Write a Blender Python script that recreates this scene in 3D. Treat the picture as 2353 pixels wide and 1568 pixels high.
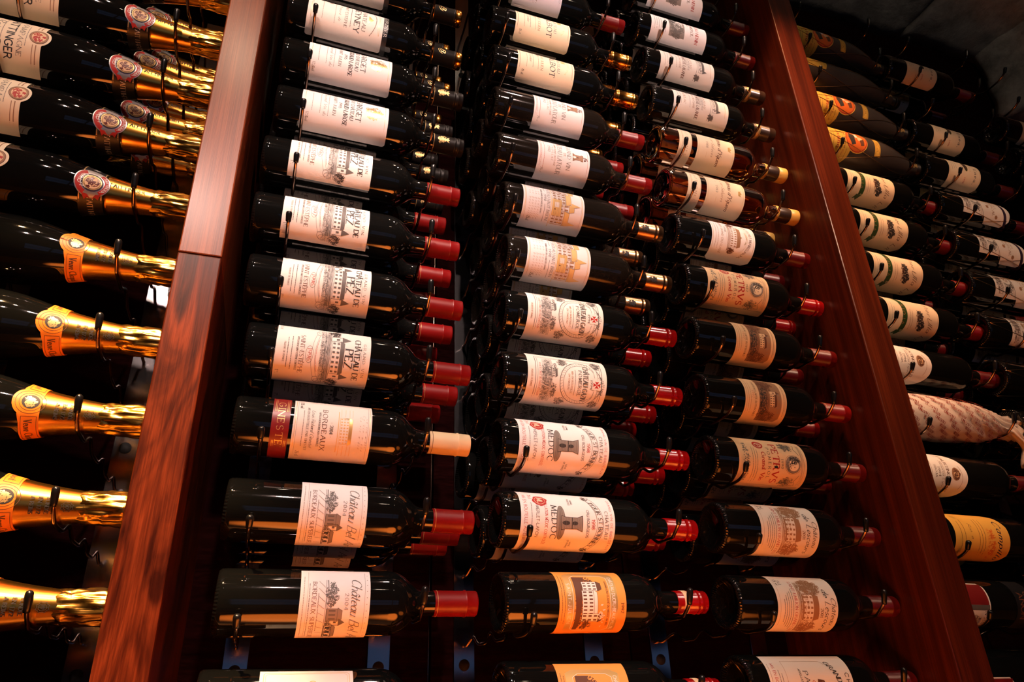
import bpy, bmesh, math, random
from mathutils import Vector, Matrix
from mathutils.geometry import tessellate_polygon
random.seed(7)
for o in list(bpy.data.objects): bpy.data.objects.remove(o)
scn = bpy.context.scene
COL = scn.collection
ZO = 1.60            # height of the eleventh row of pegs above the floor
PITCH = .1032        # distance between rows
def zrow(r): return ZO + (10 - r) * PITCH

# ------------------------------------------------------------------ camera
cd = bpy.data.cameras.new('camera'); cam = bpy.data.objects.new('camera', cd); COL.objects.link(cam)
RX, DN, FW = (.945, -.3252, -.0337), (.1139, .4242, -.8984), (.3064, .8452, .4379)
cam.matrix_world = Matrix(((RX[0], -DN[0], -FW[0], .0499), (RX[1], -DN[1], -FW[1], -.8849), (RX[2], -DN[2], -FW[2], ZO - .0908), (0, 0, 0, 1)))
cd.sensor_width = 36; cd.lens = 1611.9 * 36 / 2353; cd.clip_start = .01
scn.camera = cam

# ------------------------------------------------------------------ world, lights, exposure
w = bpy.data.worlds.new('world'); scn.world = w; w.use_nodes = True
w.node_tree.nodes['Background'].inputs[0].default_value = (.10, .13, .2, 1)
w.node_tree.nodes['Background'].inputs[1].default_value = .01
scn.view_settings.view_transform = 'Standard'; scn.view_settings.look = 'None'
scn.view_settings.exposure = 0.16; scn.view_settings.gamma = 1; scn.view_settings.use_curve_mapping = False
def spot(name, loc, to, watt, col, deg, blend=.6, size=.026):
    l = bpy.data.lights.new(name, 'SPOT'); l.energy = watt; l.color = col
    l.spot_size = math.radians(deg); l.spot_blend = blend; l.shadow_soft_size = size
    o = bpy.data.objects.new(name, l); COL.objects.link(o); o.location = loc
    o.rotation_euler = (Vector(to) - Vector(loc)).to_track_quat('-Z', 'Y').to_euler(); return o
WARM = (1, .60, .40); AMBER = (1, .42, .12); PINK = (1, .70, .60)
# each entry: lamp position, what it is aimed at, power, colour, cone
LAMPS = [
 ((-.35, -1.75, ZO+1.62), (-.10, 0, ZO+.72), 100, PINK, 26),
 ((.25, -1.75, ZO+1.62), (.36, 0, ZO+.80), 115, PINK, 26),
 ((.75, -1.75, ZO+1.62), (.70, 0, ZO+.90), 120, PINK, 24),
 ((.72, -1.75, ZO+1.62), (.78, 0, ZO+.16), 75, (1, .66, .44), 26),
 ((.10, -1.55, ZO+1.62), (.16, 0, ZO+.10), 165, PINK, 30),
 ((-.19, -1.06, ZO+1.74), (-.10, -.05, ZO+.72), 21, (1, .64, .44), 30),
 ((.62, -.46, ZO+1.74), (.66, -.05, ZO+.60), 14, PINK, 60),
 ((-.45, -.85, ZO+1.66), (-.14, 0, ZO-.07), 480, (1, .58, .26), 16),
 ((.86, -.62, ZO+1.70), (1.03, -.07, ZO+.86), 80, (1, .44, .19), 30),
 ((1.15, -1.75, ZO+1.62), (1.26, 0, ZO+.62), 60, (1, .58, .36), 30),
 ((.10, -.34, ZO+1.80), (.10, -.34, 0), 3600, AMBER, 9.5),  # this and the next two amber beams are added, for bounce off the worktop
 ((.45, -.34, ZO+1.80), (.45, -.34, 0), 4200, AMBER, 9.5),
 ((.90, -.34, ZO+1.80), (.90, -.34, 0), 1100, AMBER, 9.5),
 ((1.55, -1.0, ZO+1.50), (1.70, .05, ZO+1.90), 4.5, (1, .82, .66), 80),  # added uplight that lifts the stone overhead out of black
]
LAMP_POS = []
for i, (p, t, wt, c, dg) in enumerate(LAMPS):
    spot('spot_beam', p, t, wt, c, dg); LAMP_POS.append((p, t, c))

# ------------------------------------------------------------------ lettering: skeleton glyphs drawn with a broad nib
G = {
'A':(.8,"0,0 .4,1 .8,0|.14,.36 .66,.36"),'B':(.66,"0,0 0,1 .33,1|@.33,.76,.22,.24,90,-90|0,.52 .35,.52|@.36,.26,.27,.26,90,-90|0,0 .36,0"),
'C':(.78,"@.44,.5,.44,.5,48,312"),'D':(.78,"0,0 0,1 .3,1|@.3,.5,.46,.5,90,-90|0,0 .3,0"),
'E':(.55,"0,0 0,1|0,1 .5,1|0,.52 .4,.52|0,0 .54,0"),'F':(.52,"0,0 0,1|0,1 .5,1|0,.52 .4,.52"),
'G':(.84,"@.44,.5,.44,.5,48,325|.8,.2 .8,.44 .56,.44"),'H':(.72,"0,0 0,1|.72,0 .72,1|0,.52 .72,.52"),
'I':(.06,".03,0 .03,1"),'J':(.4,".35,1 .35,.2|@.17,.2,.18,.2,0,-150"),'K':(.68,"0,0 0,1|.6,1 0,.45|.2,.6 .68,0"),
'L':(.52,"0,0 0,1|0,0 .52,0"),'M':(.9,".03,0 .1,1 .45,.1 .8,1 .87,0"),'N':(.76,"0,0 0,1 .76,0 .76,1"),
'O':(.88,"@.44,.5,.44,.5,0,360"),'P':(.6,"0,0 0,1 .3,1|@.3,.74,.27,.26,90,-90|0,.48 .3,.48"),
'Q':(.88,"@.44,.5,.44,.5,0,360|.5,.2 .9,-.12"),'R':(.68,"0,0 0,1 .3,1|@.3,.75,.25,.25,90,-90|0,.5 .3,.5 .68,0"),
'S':(.54,"@.27,.75,.24,.25,40,270|@.27,.25,.26,.25,90,-140"),'T':(.72,".36,0 .36,1|0,1 .72,1"),
'U':(.72,"0,1 0,.32|@.36,.32,.36,.32,180,360|.72,.32 .72,1"),'V':(.76,"0,1 .38,0 .76,1"),
'W':(1.1,"0,1 .28,0 .55,.9 .82,0 1.1,1"),'X':(.72,"0,1 .72,0|.72,1 0,0"),'Y':(.72,"0,1 .36,.45 .72,1|.36,.45 .36,0"),
'Z':(.62,".03,1 .62,1 0,0 .62,0"),
'0':(.56,"@.28,.5,.28,.5,0,360"),'1':(.3,".02,.8 .18,1 .18,0"),'2':(.54,"@.27,.72,.25,.28,170,-30|.5,.6 0,0 .54,0"),
'3':(.5,"@.23,.74,.22,.26,150,-90|@.23,.25,.26,.25,90,-150"),'4':(.56,".42,0 .42,1 0,.3 .56,.3"),
'5':(.5,".46,1 .1,1 .06,.56|@.22,.31,.27,.31,125,-140"),'6':(.54,"@.27,.3,.27,.3,0,360|@.5,.4,.5,.6,100,185"),
'7':(.5,"0,1 .5,1 .16,0"),'8':(.52,"@.26,.75,.21,.25,0,360|@.26,.25,.26,.25,0,360"),'9':(.54,"@.27,.7,.27,.3,0,360|@.04,.6,.5,.6,5,-80"),
'-':(.34,".02,.42 .32,.42"),'.':(.1,".05,0 .05,.06"),"'":(.12,".06,1 .03,.8"),'%':(.6,"@.13,.8,.12,.18,0,360|@.47,.2,.12,.18,0,360|.5,1 .1,0"),'/':(.3,"0,0 .3,1"),
'a':(.5,"@.22,.28,.21,.28,20,340|.46,.56 .45,.08 .54,0"),'b':(.5,".03,1 .03,0|@.25,.28,.22,.28,180,-180"),'c':(.42,"@.23,.28,.22,.28,50,310"),
'd':(.5,"@.22,.28,.21,.28,0,360|.45,1.05 .45,.06 .54,0"),'e':(.46,".02,.29 .43,.29|@.23,.28,.21,.28,0,310"),'f':(.34,"@.3,.8,.18,.2,60,180|.12,.8 .1,-.1|0,.54 .3,.54"),
'g':(.5,"@.22,.28,.21,.28,0,360|.45,.56 .44,-.15|@.24,-.15,.2,.2,0,-170"),'h':(.5,".03,1.05 .03,0|@.25,.33,.2,.23,170,0|.45,.33 .45,0"),
'i':(.08,".04,.54 .04,0|.04,.74 .04,.8"),'l':(.14,".04,1.05 .04,.06 .14,0"),'m':(.76,".03,.54 .03,0|@.2,.36,.17,.19,170,0|.37,.36 .37,0|@.54,.36,.17,.19,170,0|.71,.36 .71,0"),
'n':(.48,".03,.54 .03,0|@.24,.34,.2,.21,170,0|.44,.34 .44,0"),'o':(.46,"@.23,.28,.22,.28,0,360"),'p':(.5,".03,.54 .03,-.35|@.26,.28,.22,.28,180,-180"),
'q':(.5,"@.22,.28,.21,.28,0,360|.45,.54 .45,-.35"),'r':(.32,".03,.54 .03,0|@.22,.34,.18,.2,170,50"),'s':(.36,"@.18,.41,.15,.14,40,270|@.18,.14,.16,.14,90,-140"),
't':(.3,".12,.85 .12,.1 .26,0|0,.54 .28,.54"),'u':(.48,".03,.54 .03,.2|@.23,.2,.2,.2,180,360|.44,.54 .44,0"),'v':(.44,"0,.54 .22,0 .44,.54"),
'y':(.46,"0,.54 .22,.03|.46,.54 .1,-.35"),'z':(.4,"0,.54 .4,.54 0,0 .4,0"),'x':(.42,"0,.54 .42,0|.42,.54 0,0"),
}
ACC = {'Â':('A','^'),'É':('E','/'),'È':('E','\\'),'Ñ':('N','~'),'â':('a','^'),'é':('e','/'),'ñ':('n','~'),'Ô':('O','^')}
def glyph(ch):
    acc = None
    if ch in ACC: ch, acc = ACC[ch]
    if ch not in G: return .35, []
    wd, s = G[ch]; out = []
    for part in s.split('|'):
        if part[0] == '@':
            cx, cy, rx, ry, a0, a1 = [float(v) for v in part[1:].split(',')]
            n = max(4, int(abs(a1 - a0) / 28))
            out.append([(cx + rx * math.cos(math.radians(a0 + (a1 - a0) * k / n)), cy + ry * math.sin(math.radians(a0 + (a1 - a0) * k / n))) for k in range(n + 1)])
        else: out.append([tuple(float(v) for v in p.split(',')) for p in part.split()])
    if acc:
        t = 1.1 if ch.isupper() else .68; m = wd / 2
        out.append({'^':[(m-.16,t),(m,t+.16),(m+.16,t)],'/':[(m-.05,t),(m+.1,t+.18)],'\\':[(m+.05,t),(m-.1,t+.18)],'~':[(m-.16,t+.04),(m,t+.1),(m+.16,t+.04)]}[acc])
    return wd, out

class Canvas:
    """flat print in millimetres: x runs round the bottle (reading direction), y runs from base to neck"""
    def __init__(s, W, H): s.W, s.H, s.tris, s.ord, s.last = W, H, {}, 0, None
    def tri(s, col, a, b, c):
        if col != s.last: s.ord += 1; s.last = col     # later colours lie on top of earlier ones
        s.tris.setdefault(col, []).append((a, b, c, s.ord))
    def stroke(s, pts, w0, col, w1=None, nib=None):
        q = []
        for a, b in zip(pts, pts[1:]):
            n = max(1, int(abs(b[0] - a[0]) / 2))
            for k in range(n): q.append(((a[0]+(b[0]-a[0])*k/n, a[1]+(b[1]-a[1])*k/n), (a[0]+(b[0]-a[0])*(k+1)/n, a[1]+(b[1]-a[1])*(k+1)/n)))
        for a, b in q:
            dx, dy = b[0]-a[0], b[1]-a[1]; L = math.hypot(dx, dy)
            if L < 1e-6: continue
            wd = w0
            if nib is not None: wd = w1 + (w0 - w1) * abs(math.sin(math.atan2(dy, dx) - nib))
            nx, ny = -dy/L*wd/2, dx/L*wd/2; ex, ey = dx/L*wd*.22, dy/L*wd*.22
            A, B = (a[0]-ex, a[1]-ey), (b[0]+ex, b[1]+ey)
            s.tri(col, (A[0]+nx, A[1]+ny), (A[0]-nx, A[1]-ny), (B[0]-nx, B[1]-ny)); s.tri(col, (A[0]+nx, A[1]+ny), (B[0]-nx, B[1]-ny), (B[0]+nx, B[1]+ny))
    def poly(s, pts, col):
        for t in tessellate_polygon([[Vector((p[0], p[1], 0)) for p in pts]]):
            st = [tuple(pts[i] for i in t)]
            while st:
                a, b, c = st.pop(); e = [(abs(a[0]-b[0]), a, b, c), (abs(b[0]-c[0]), b, c, a), (abs(c[0]-a[0]), c, a, b)]
                m = max(e, key=lambda v: v[0])
                if m[0] > 2.6:
                    p = ((m[1][0]+m[2][0])/2, (m[1][1]+m[2][1])/2); st += [(m[1], p, m[3]), (p, m[2], m[3])]
                else: s.tri(col, a, b, c)
    def rect(s, x0, y0, x1, y1, col): s.poly([(x0, y0), (x1, y0), (x1, y1), (x0, y1)], col)
    def frame(s, m, wd, col, r=0): s.line(s.rr(-s.W/2+m, m, s.W/2-m, s.H-m, r), wd, col, True)
    @staticmethod
    def rr(x0, y0, x1, y1, r):
        if r <= 0: return [(x0, y0), (x1, y0), (x1, y1), (x0, y1)]
        o = []
        for cx, cy, a in ((x1-r, y0+r, -90), (x1-r, y1-r, 0), (x0+r, y1-r, 90), (x0+r, y0+r, 180)):
            o += [(cx+r*math.cos(math.radians(a+k*22.5)), cy+r*math.sin(math.radians(a+k*22.5))) for k in range(5)]
        return o
    def line(s, pts, wd, col, close=False): s.stroke(list(pts) + ([pts[0]] if close else []), wd, col)
    def ell(s, cx, cy, rx, ry, n=20): return [(cx+rx*math.cos(2*math.pi*k/n), cy+ry*math.sin(2*math.pi*k/n)) for k in range(n)]
    def disc(s, cx, cy, rx, ry, col): s.poly(s.ell(cx, cy, rx, ry), col)
    def ring(s, cx, cy, rx, ry, wd, col): s.line(s.ell(cx, cy, rx, ry, 28), wd, col, True)
    def text(s, t, y, h, L=None, x=0, style='serif', col='ink', bend=0, rot=False, wt=1):
        gl = [glyph(c) for c in t]; sp = .2 if style != 'script' else .1
        nat = sum(g[0] + sp for g in gl) - sp; k = 1; ex = 0
        if L:
            if nat * h > L: k = L / (nat * h)
            elif len(t) > 1:
                k = min(L / (nat * h), 1.3); ex = (L / h - nat * k) / (len(t) - 1)
        tot = (nat * k + ex * (len(t) - 1)) * h; cur = -tot / 2
        thick, thin = (.17*wt, .05*wt) if style == 'serif' else ((.15*wt, .15*wt) if style == 'sans' else (.11*wt, .045*wt))
        sh = .55 if style == 'script' else .35 if style == 'italic' else 0
        def mp(px, py):
            X = cur + (px * k + sh * py * .8) * h; Y = py * h
            Y += bend * (X / (tot / 2)) ** 2 if bend else 0
            return (x - Y, y + X) if rot else (x + X, y + Y)
        for wd, parts in gl:
            for pts in parts:
                s.stroke([mp(*p) for p in pts], thick * h, col, thin * h, None if style == 'sans' else (.3 + (math.pi/2 if rot else 0)))
                if style == 'serif':
                    for e, o in ((pts[0], pts[1]), (pts[-1], pts[-2])):
                        if (abs(e[1]) < .01 or abs(e[1]-1) < .01) and abs(e[1]-o[1]) > abs(e[0]-o[0]) * .9 and len(pts) < 6:
                            s.stroke([mp(e[0]-.13, e[1]), mp(e[0]+.13, e[1])], thin*h*1.3, col)
                        elif (abs(e[1]) < .01 or abs(e[1]-1) < .01) and len(pts) == 2:
                            s.stroke([mp(e[0], e[1]), mp(e[0], e[1] + (-.2 if e[1] > .5 else .2))], thin*h*1.5, col)
            cur += (wd * k + sp * k + ex) * h
    def dashes(s, y, L, h=1.0, x=0, col='ink', rot=False, bend=0):
        """a line of print too small to read"""
        c = -L / 2; rnd = random.Random(int(y * 31 + L * 7))
        while c < L / 2:
            n = rnd.uniform(1.2, 4); e = min(c + n, L / 2)
            f = lambda v: bend * (v / (L / 2)) ** 2
            p = [(x, y + c), (x, y + e)] if rot else [(x + c, y + f(c)), (x + e, y + f(e))]
            s.stroke(p, h * .5, col); c = e + rnd.uniform(.4, .9)
    def scrib(s, cx, cy, rx, ry, n, wd, col, seed=1):
        r = random.Random(seed)
        for _ in range(n):
            a = r.uniform(0, 6.28); d = math.sqrt(r.random()); px, py = cx + rx*d*math.cos(a), cy + ry*d*math.sin(a); t = r.uniform(0, 6.28)
            l = min(rx, ry) * .35
            s.stroke([(px, py), (px+l*math.cos(t), py+l*math.sin(t)), (px+l*math.cos(t+1.2), py+l*math.sin(t+1.2))], wd, col)
    def hatch(s, x0, y0, x1, y1, n, wd, col, amp=.5, seed=2):
        r = random.Random(seed)
        for k in range(n):
            y = y0 + (y1-y0) * (k+.5) / n
            s.stroke([(x0 + (x1-x0)*j/6, y + r.uniform(-amp, amp)) for j in range(7)], wd, col)
    def house(s, x0, y0, w_, h_, fl, nw, ink, roof=None, rh=5, wall=None):
        """front with rows of windows and a hipped roof; up is +y"""
        if wall: s.rect(x0, y0, x0+w_, y0+h_, wall)
        s.line([(x0, y0), (x0+w_, y0), (x0+w_, y0+h_), (x0, y0+h_)], .5, ink, True)
        for f in range(fl):
            for k in range(nw):
                cx = x0 + w_*(k+.5)/nw; cy = y0 + h_*(f+.5)/fl; a, b = w_/nw*.2, h_/fl*.3
                s.rect(cx-a, cy-b, cx+a, cy+b, ink)
        R = [(x0-1, y0+h_), (x0+w_+1, y0+h_), (x0+w_-2, y0+h_+rh), (x0+2, y0+h_+rh)]
        if roof: s.poly(R, roof)
        s.line(R, .5, ink, True)
    def spire(s, x, y, w_, h_, sh, ink, roof, wall=None):
        if wall: s.rect(x-w_/2, y, x+w_/2, y+h_, wall)
        s.line([(x-w_/2, y), (x+w_/2, y), (x+w_/2, y+h_), (x-w_/2, y+h_)], .5, ink, True)
        s.poly([(x-w_/2-.8, y+h_), (x+w_/2+.8, y+h_), (x, y+h_+sh)], roof)
        s.rect(x-w_*.15, y+h_*.45, x+w_*.15, y+h_*.75, ink)

# ------------------------------------------------------------------ materials
MATS = {}
def pm(name, col, rough=.5, metal=0, coat=0, spec=.5, bump=None):
    if name in MATS: return MATS[name]
    m = bpy.data.materials.new(name); m.use_nodes = True; b = m.node_tree.nodes['Principled BSDF']
    b.inputs['Base Color'].default_value = (*col, 1); b.inputs['Roughness'].default_value = rough; b.inputs['Metallic'].default_value = metal
    b.inputs['Specular IOR Level'].default_value = spec
    if coat: b.inputs['Coat Weight'].default_value = coat; b.inputs['Coat Roughness'].default_value = .08
    if bump:
        N, L = m.node_tree.nodes, m.node_tree.links
        tc = N.new('ShaderNodeTexCoord'); mp = N.new('ShaderNodeMapping'); nz = N.new('ShaderNodeTexNoise'); bp = N.new('ShaderNodeBump')
        mp.inputs['Scale'].default_value = bump[1]; nz.inputs['Scale'].default_value = bump[0]; nz.inputs['Detail'].default_value = 3
        bp.inputs['Strength'].default_value = bump[2]; bp.inputs['Distance'].default_value = bump[3]
        L.new(tc.outputs['Object'], mp.inputs[0]); L.new(mp.outputs[0], nz.inputs[0]); L.new(nz.outputs[0], bp.inputs['Height']); L.new(bp.outputs[0], b.inputs['Normal'])
    MATS[name] = m; return m
def wood(name, c0, c1, scale, dist, stretch, rough=.32, seed=0., coat=.35):
    m = bpy.data.materials.new(name); m.use_nodes = True; N, L = m.node_tree.nodes, m.node_tree.links; b = N['Principled BSDF']
    tc = N.new('ShaderNodeTexCoord'); mp = N.new('ShaderNodeMapping'); mp.inputs['Scale'].default_value = stretch; mp.inputs['Location'].default_value = (seed, seed, seed)
    n1 = N.new('ShaderNodeTexNoise'); n1.inputs['Scale'].default_value = scale; n1.inputs['Detail'].default_value = 6; n1.inputs['Distortion'].default_value = dist
    n2 = N.new('ShaderNodeTexNoise'); n2.inputs['Scale'].default_value = scale * 14; n2.inputs['Detail'].default_value = 2
    mp2 = N.new('ShaderNodeMapping'); mp2.inputs['Scale'].default_value = (stretch[0]*1.4, stretch[1]*1.4, stretch[2]*.25)
    rp = N.new('ShaderNodeValToRGB'); rp.color_ramp.elements[0].position = .34; rp.color_ramp.elements[1].position = .68
    rp.color_ramp.elements[0].color = (*c0, 1); rp.color_ramp.elements[1].color = (*c1, 1)
    r2 = N.new('ShaderNodeValToRGB'); r2.color_ramp.elements[0].position = .38; r2.color_ramp.elements[1].position = .62
    r2.color_ramp.elements[0].color = (.62, .58, .55, 1); r2.color_ramp.elements[1].color = (1, 1, 1, 1)
    mx = N.new('ShaderNodeMixRGB'); mx.blend_type = 'MULTIPLY'; mx.inputs[0].default_value = 1
    L.new(tc.outputs['Object'], mp.inputs[0]); L.new(mp.outputs[0], n1.inputs[0]); L.new(tc.outputs['Object'], mp2.inputs[0]); L.new(mp2.outputs[0], n2.inputs[0])
    L.new(n1.outputs[0], rp.inputs[0]); L.new(n2.outputs[0], r2.inputs[0]); L.new(rp.outputs[0], mx.inputs[1]); L.new(r2.outputs[0], mx.inputs[2]); L.new(mx.outputs[0], b.inputs['Base Color'])
    bp = N.new('ShaderNodeBump'); bp.inputs['Strength'].default_value = .12; bp.inputs['Distance'].default_value = .001
    L.new(n2.outputs[0], bp.inputs['Height']); L.new(bp.outputs[0], b.inputs['Normal'])
    b.inputs['Roughness'].default_value = rough; b.inputs['Coat Weight'].default_value = coat; b.inputs['Coat Roughness'].default_value = .24; b.inputs['Specular IOR Level'].default_value = .1
    MATS[name] = m; return m
def glass_dark(name, col, rough, dust=0):
    """near-black bottle glass, stippled ring at the heel, optional dust"""
    m = bpy.data.materials.new(name); m.use_nodes = True; N, L = m.node_tree.nodes, m.node_tree.links; b = N['Principled BSDF']
    b.inputs['Base Color'].default_value = (*col, 1); b.inputs['Roughness'].default_value = rough; b.inputs['IOR'].default_value = 1.52
    tc = N.new('ShaderNodeTexCoord'); sp = N.new('ShaderNodeSeparateXYZ'); L.new(tc.outputs['Object'], sp.inputs[0])
    at = N.new('ShaderNodeMath'); at.operation = 'ARCTAN2'; L.new(sp.outputs[1], at.inputs[0]); L.new(sp.outputs[2], at.inputs[1])
    mu = N.new('ShaderNodeMath'); mu.operation = 'MULTIPLY'; mu.inputs[1].default_value = 56; L.new(at.outputs[0], mu.inputs[0])
    sn = N.new('ShaderNodeMath'); sn.operation = 'SINE'; L.new(mu.outputs[0], sn.inputs[0])
    lt = N.new('ShaderNodeMath'); lt.operation = 'LESS_THAN'; lt.inputs[1].default_value = .0042; L.new(sp.outputs[0], lt.inputs[0])
    m2 = N.new('ShaderNodeMath'); m2.operation = 'MULTIPLY'; L.new(sn.outputs[0], m2.inputs[0]); L.new(lt.outputs[0], m2.inputs[1])
    bp = N.new('ShaderNodeBump'); bp.inputs['Strength'].default_value = .3; bp.inputs['Distance'].default_value = .0012
    L.new(m2.outputs[0], bp.inputs['Height']); L.new(bp.outputs[0], b.inputs['Normal'])
    nz = N.new('ShaderNodeTexNoise'); nz.inputs['Scale'].default_value = 900; nz.inputs['Detail'].default_value = 5; L.new(tc.outputs['Object'], nz.inputs[0])
    rp = N.new('ShaderNodeMapRange'); rp.inputs['From Min'].default_value = .45; rp.inputs['From Max'].default_value = .75
    rp.inputs['To Min'].default_value = rough; rp.inputs['To Max'].default_value = rough + .03 + dust * .3; L.new(nz.outputs[0], rp.inputs[0]); L.new(rp.outputs[0], b.inputs['Roughness'])
    if dust:
        mx = N.new('ShaderNodeMixRGB'); mx.inputs[1].default_value = (*col, 1); mx.inputs[2].default_value = (.16, .12, .09, 1)
        r3 = N.new('ShaderNodeMapRange'); r3.inputs['From Min'].default_value = .42; r3.inputs['From Max'].default_value = .8; r3.inputs['To Max'].default_value = dust
        L.new(nz.outputs[0], r3.inputs[0]); L.new(r3.outputs[0], mx.inputs[0]); L.new(mx.outputs[0], b.inputs['Base Color'])
    MATS[name] = m; return m
glass_dark('glass', (.004, .0042, .004), .035); glass_dark('glass_dusty', (.006, .005, .004), .06, .13); glass_dark('glass_frosted', (.045, .038, .036), .42, .1)
am = pm('glass_amber', (.80, .26, .07), .03); _b = am.node_tree.nodes['Principled BSDF']
_b.inputs['Transmission Weight'].default_value = 1; _b.inputs['IOR'].default_value = 1.36
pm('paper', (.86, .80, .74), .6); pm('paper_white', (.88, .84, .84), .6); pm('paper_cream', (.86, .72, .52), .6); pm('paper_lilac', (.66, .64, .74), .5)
pm('paper_tan', (.80, .56, .33), .6); pm('paper_orange', (.86, .36, .07), .5); pm('paper_yellow', (.78, .50, .08), .55); pm('paper_gold', (.82, .44, .07), .55)
pm('paper_red', (.22, .012, .012), .4); pm('paper_black', (.012, .012, .014), .4); pm('paper_veuve', (.95, .26, .015), .42)
pm('ink', (.03, .026, .026), .6); pm('ink_grey', (.13, .115, .105), .6); pm('ink_light', (.27, .23, .20), .6); pm('ink_red', (.46, .02, .015), .55)
pm('ink_brown', (.13, .045, .02), .6); pm('ink_tan', (.36, .19, .10), .6); pm('ink_pink', (.52, .17, .13), .6); pm('ink_white', (.86, .84, .80), .5)
pm('ink_green', (.022, .075, .012), .5); pm('ink_navy', (.03, .015, .04), .5); pm('ink_orange', (.72, .16, .02), .5)
pm('foil_print', (.83, .55, .18), .3, 1); pm('gold_print', (.72, .50, .20), .4, .6); pm('silver_print', (.7, .68, .66), .35, .8); pm('ochre_print', (.78, .52, .20), .5)
pm('cap_red', (.20, .003, .003), .36, 0, .1, bump=(60, (1, 1, 1), .06, .001)); pm('cap_darkred', (.11, .003, .003), .34, 0, .05)
pm('cap_bright', (.30, .003, .004), .22, 0, .3); pm('cap_black', (.010, .008, .007), .4, 0, 0, .3); pm('cap_brown', (.035, .018, .010), .35, 0, .2)
pm('cap_gold', (.90, .38, .07), .22, 1); pm('cap_bronze', (.48, .26, .13), .3, 1); pm('cap_cream', (.78, .60, .36), .4); pm('cap_yellow', (.72, .44, .10), .35)
pm('foil_gold', (.90, .46, .085), .24, 1); pm('foil_crinkle', (.90, .48, .10), .25, 1, bump=(22, (.35, 3, 3), .9, .004))
pm('steel', (.32, .32, .34), .14, 1, bump=(300, (30, 1, .02), .03, .0002)); pm('peg_metal', (.30, .20, .15), .22, 1); pm('rubber', (.006, .006, .006), .28)
pm('wire', (.75, .45, .18), .3, 1); pm('ink_wrap', (.30, .05, .035), .6); pm('hole', (.004, .004, .004), .8)
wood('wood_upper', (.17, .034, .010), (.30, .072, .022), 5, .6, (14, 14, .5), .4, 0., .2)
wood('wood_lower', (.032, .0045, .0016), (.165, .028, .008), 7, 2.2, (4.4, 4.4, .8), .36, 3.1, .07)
wood('wood_side', (.022, .0045, .0025), (.062, .013, .006), 5, .5, (10, 10, .4), .38, 1.7)
wood('wood_face', (.050, .0075, .0025), (.125, .021, .006), 5, .5, (14, 14, .4), .36, 2.7)
wood('wood_back', (.006, .0014, .0014), (.012, .0026, .0026), 6, .3, (.5, 6, 14), .6, 5, 0)
MATS['wood_back'].node_tree.nodes['Principled BSDF'].inputs['Specular IOR Level'].default_value = .0
wood('wood_floor', (.10, .045, .02), (.24, .11, .05), 4, .6, (1, 8, 8), .4, 2)

# ------------------------------------------------------------------ meshes and objects
def mesh(name, verts, faces, mat, smooth=True):
    me = bpy.data.meshes.new(name); me.from_pydata(verts, [], faces); me.materials.append(MATS[mat] if isinstance(mat, str) else mat)
    if smooth: me.polygons.foreach_set('use_smooth', [True] * len(me.polygons))
    me.update(); return me
def obj(name, me, parent=None, loc=(0, 0, 0), rot=(0, 0, 0), label=None, cat=None, group=None, kind=None):
    o = bpy.data.objects.new(name, me); COL.objects.link(o); o.parent = parent; o.location = loc; o.rotation_euler = rot
    for k, v in (('label', label), ('category', cat), ('group', group), ('kind', kind)):
        if v: o[k] = v
    return o
def copy_tree(o, parent=None):
    c = o.copy(); COL.objects.link(c); c.parent = parent
    for ch in o.children: copy_tree(ch, c)
    return c
def lathe(name, prof, mat, seg=48, cap=True):
    """profile of (x, radius) turned round the x axis"""
    v, f = [], []; n = len(prof)
    for x, r in prof:
        for k in range(seg):
            a = 2 * math.pi * k / seg; v.append((x, -r * math.cos(a), r * math.sin(a)))
    for i in range(n - 1):
        for k in range(seg):
            a, b = i*seg + k, i*seg + (k+1) % seg; f.append((a, b, b + seg, a + seg))
    if cap: f.append(tuple(reversed(range((n-1)*seg, n*seg)))[::-1]); f.append(tuple(reversed(range(seg))))
    return mesh(name, v, f, mat)
def smoothed(pts, n=5):
    """Catmull-Rom through (x, r) points"""
    o = []
    for i in range(len(pts) - 1):
        p0, p1, p2, p3 = pts[max(i-1, 0)], pts[i], pts[i+1], pts[min(i+2, len(pts)-1)]
        for k in range(n):
            t = k / n; o.append(tuple(.5*((2*b) + (c-a)*t + (2*a-5*b+4*c-d)*t*t + (-a+3*b-3*c+d)*t**3) for a, b, c, d in zip(p0, p1, p2, p3)))
    o.append(pts[-1]); return o
def tube(name, pts, rad, mat, seg=8):
    v, f = [], []; P = [Vector(p) for p in pts]
    for i, p in enumerate(P):
        t = (P[min(i+1, len(P)-1)] - P[max(i-1, 0)]).normalized(); a = t.cross(Vector((1, 0, 0)) if abs(t.x) < .9 else Vector((0, 0, 1))).normalized(); b = t.cross(a)
        r = rad[i] if isinstance(rad, (list, tuple)) else rad
        for k in range(seg): v.append(tuple(p + a * r * math.cos(2*math.pi*k/seg) + b * r * math.sin(2*math.pi*k/seg)))
    for i in range(len(P) - 1):
        for k in range(seg):
            a, b = i*seg + k, i*seg + (k+1) % seg; f.append((a, a + seg, b + seg, b))
    f.append(tuple(range(seg))); f.append(tuple(reversed(range((len(P)-1)*seg, len(P)*seg))))
    return mesh(name, v, f, mat)
def box(name, a, b, mat, bev=0):
    bm = bmesh.new(); bmesh.ops.create_cube(bm, size=1)
    for q in bm.verts: q.co = Vector([a[i] + (b[i]-a[i]) * (q.co[i] + .5) for i in range(3)])
    if bev: bmesh.ops.bevel(bm, geom=list(bm.edges), offset=bev, segments=2, affect='EDGES', profile=.5)
    me = bpy.data.meshes.new(name); bm.to_mesh(me); bm.free(); me.materials.append(MATS[mat]); return me

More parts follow.
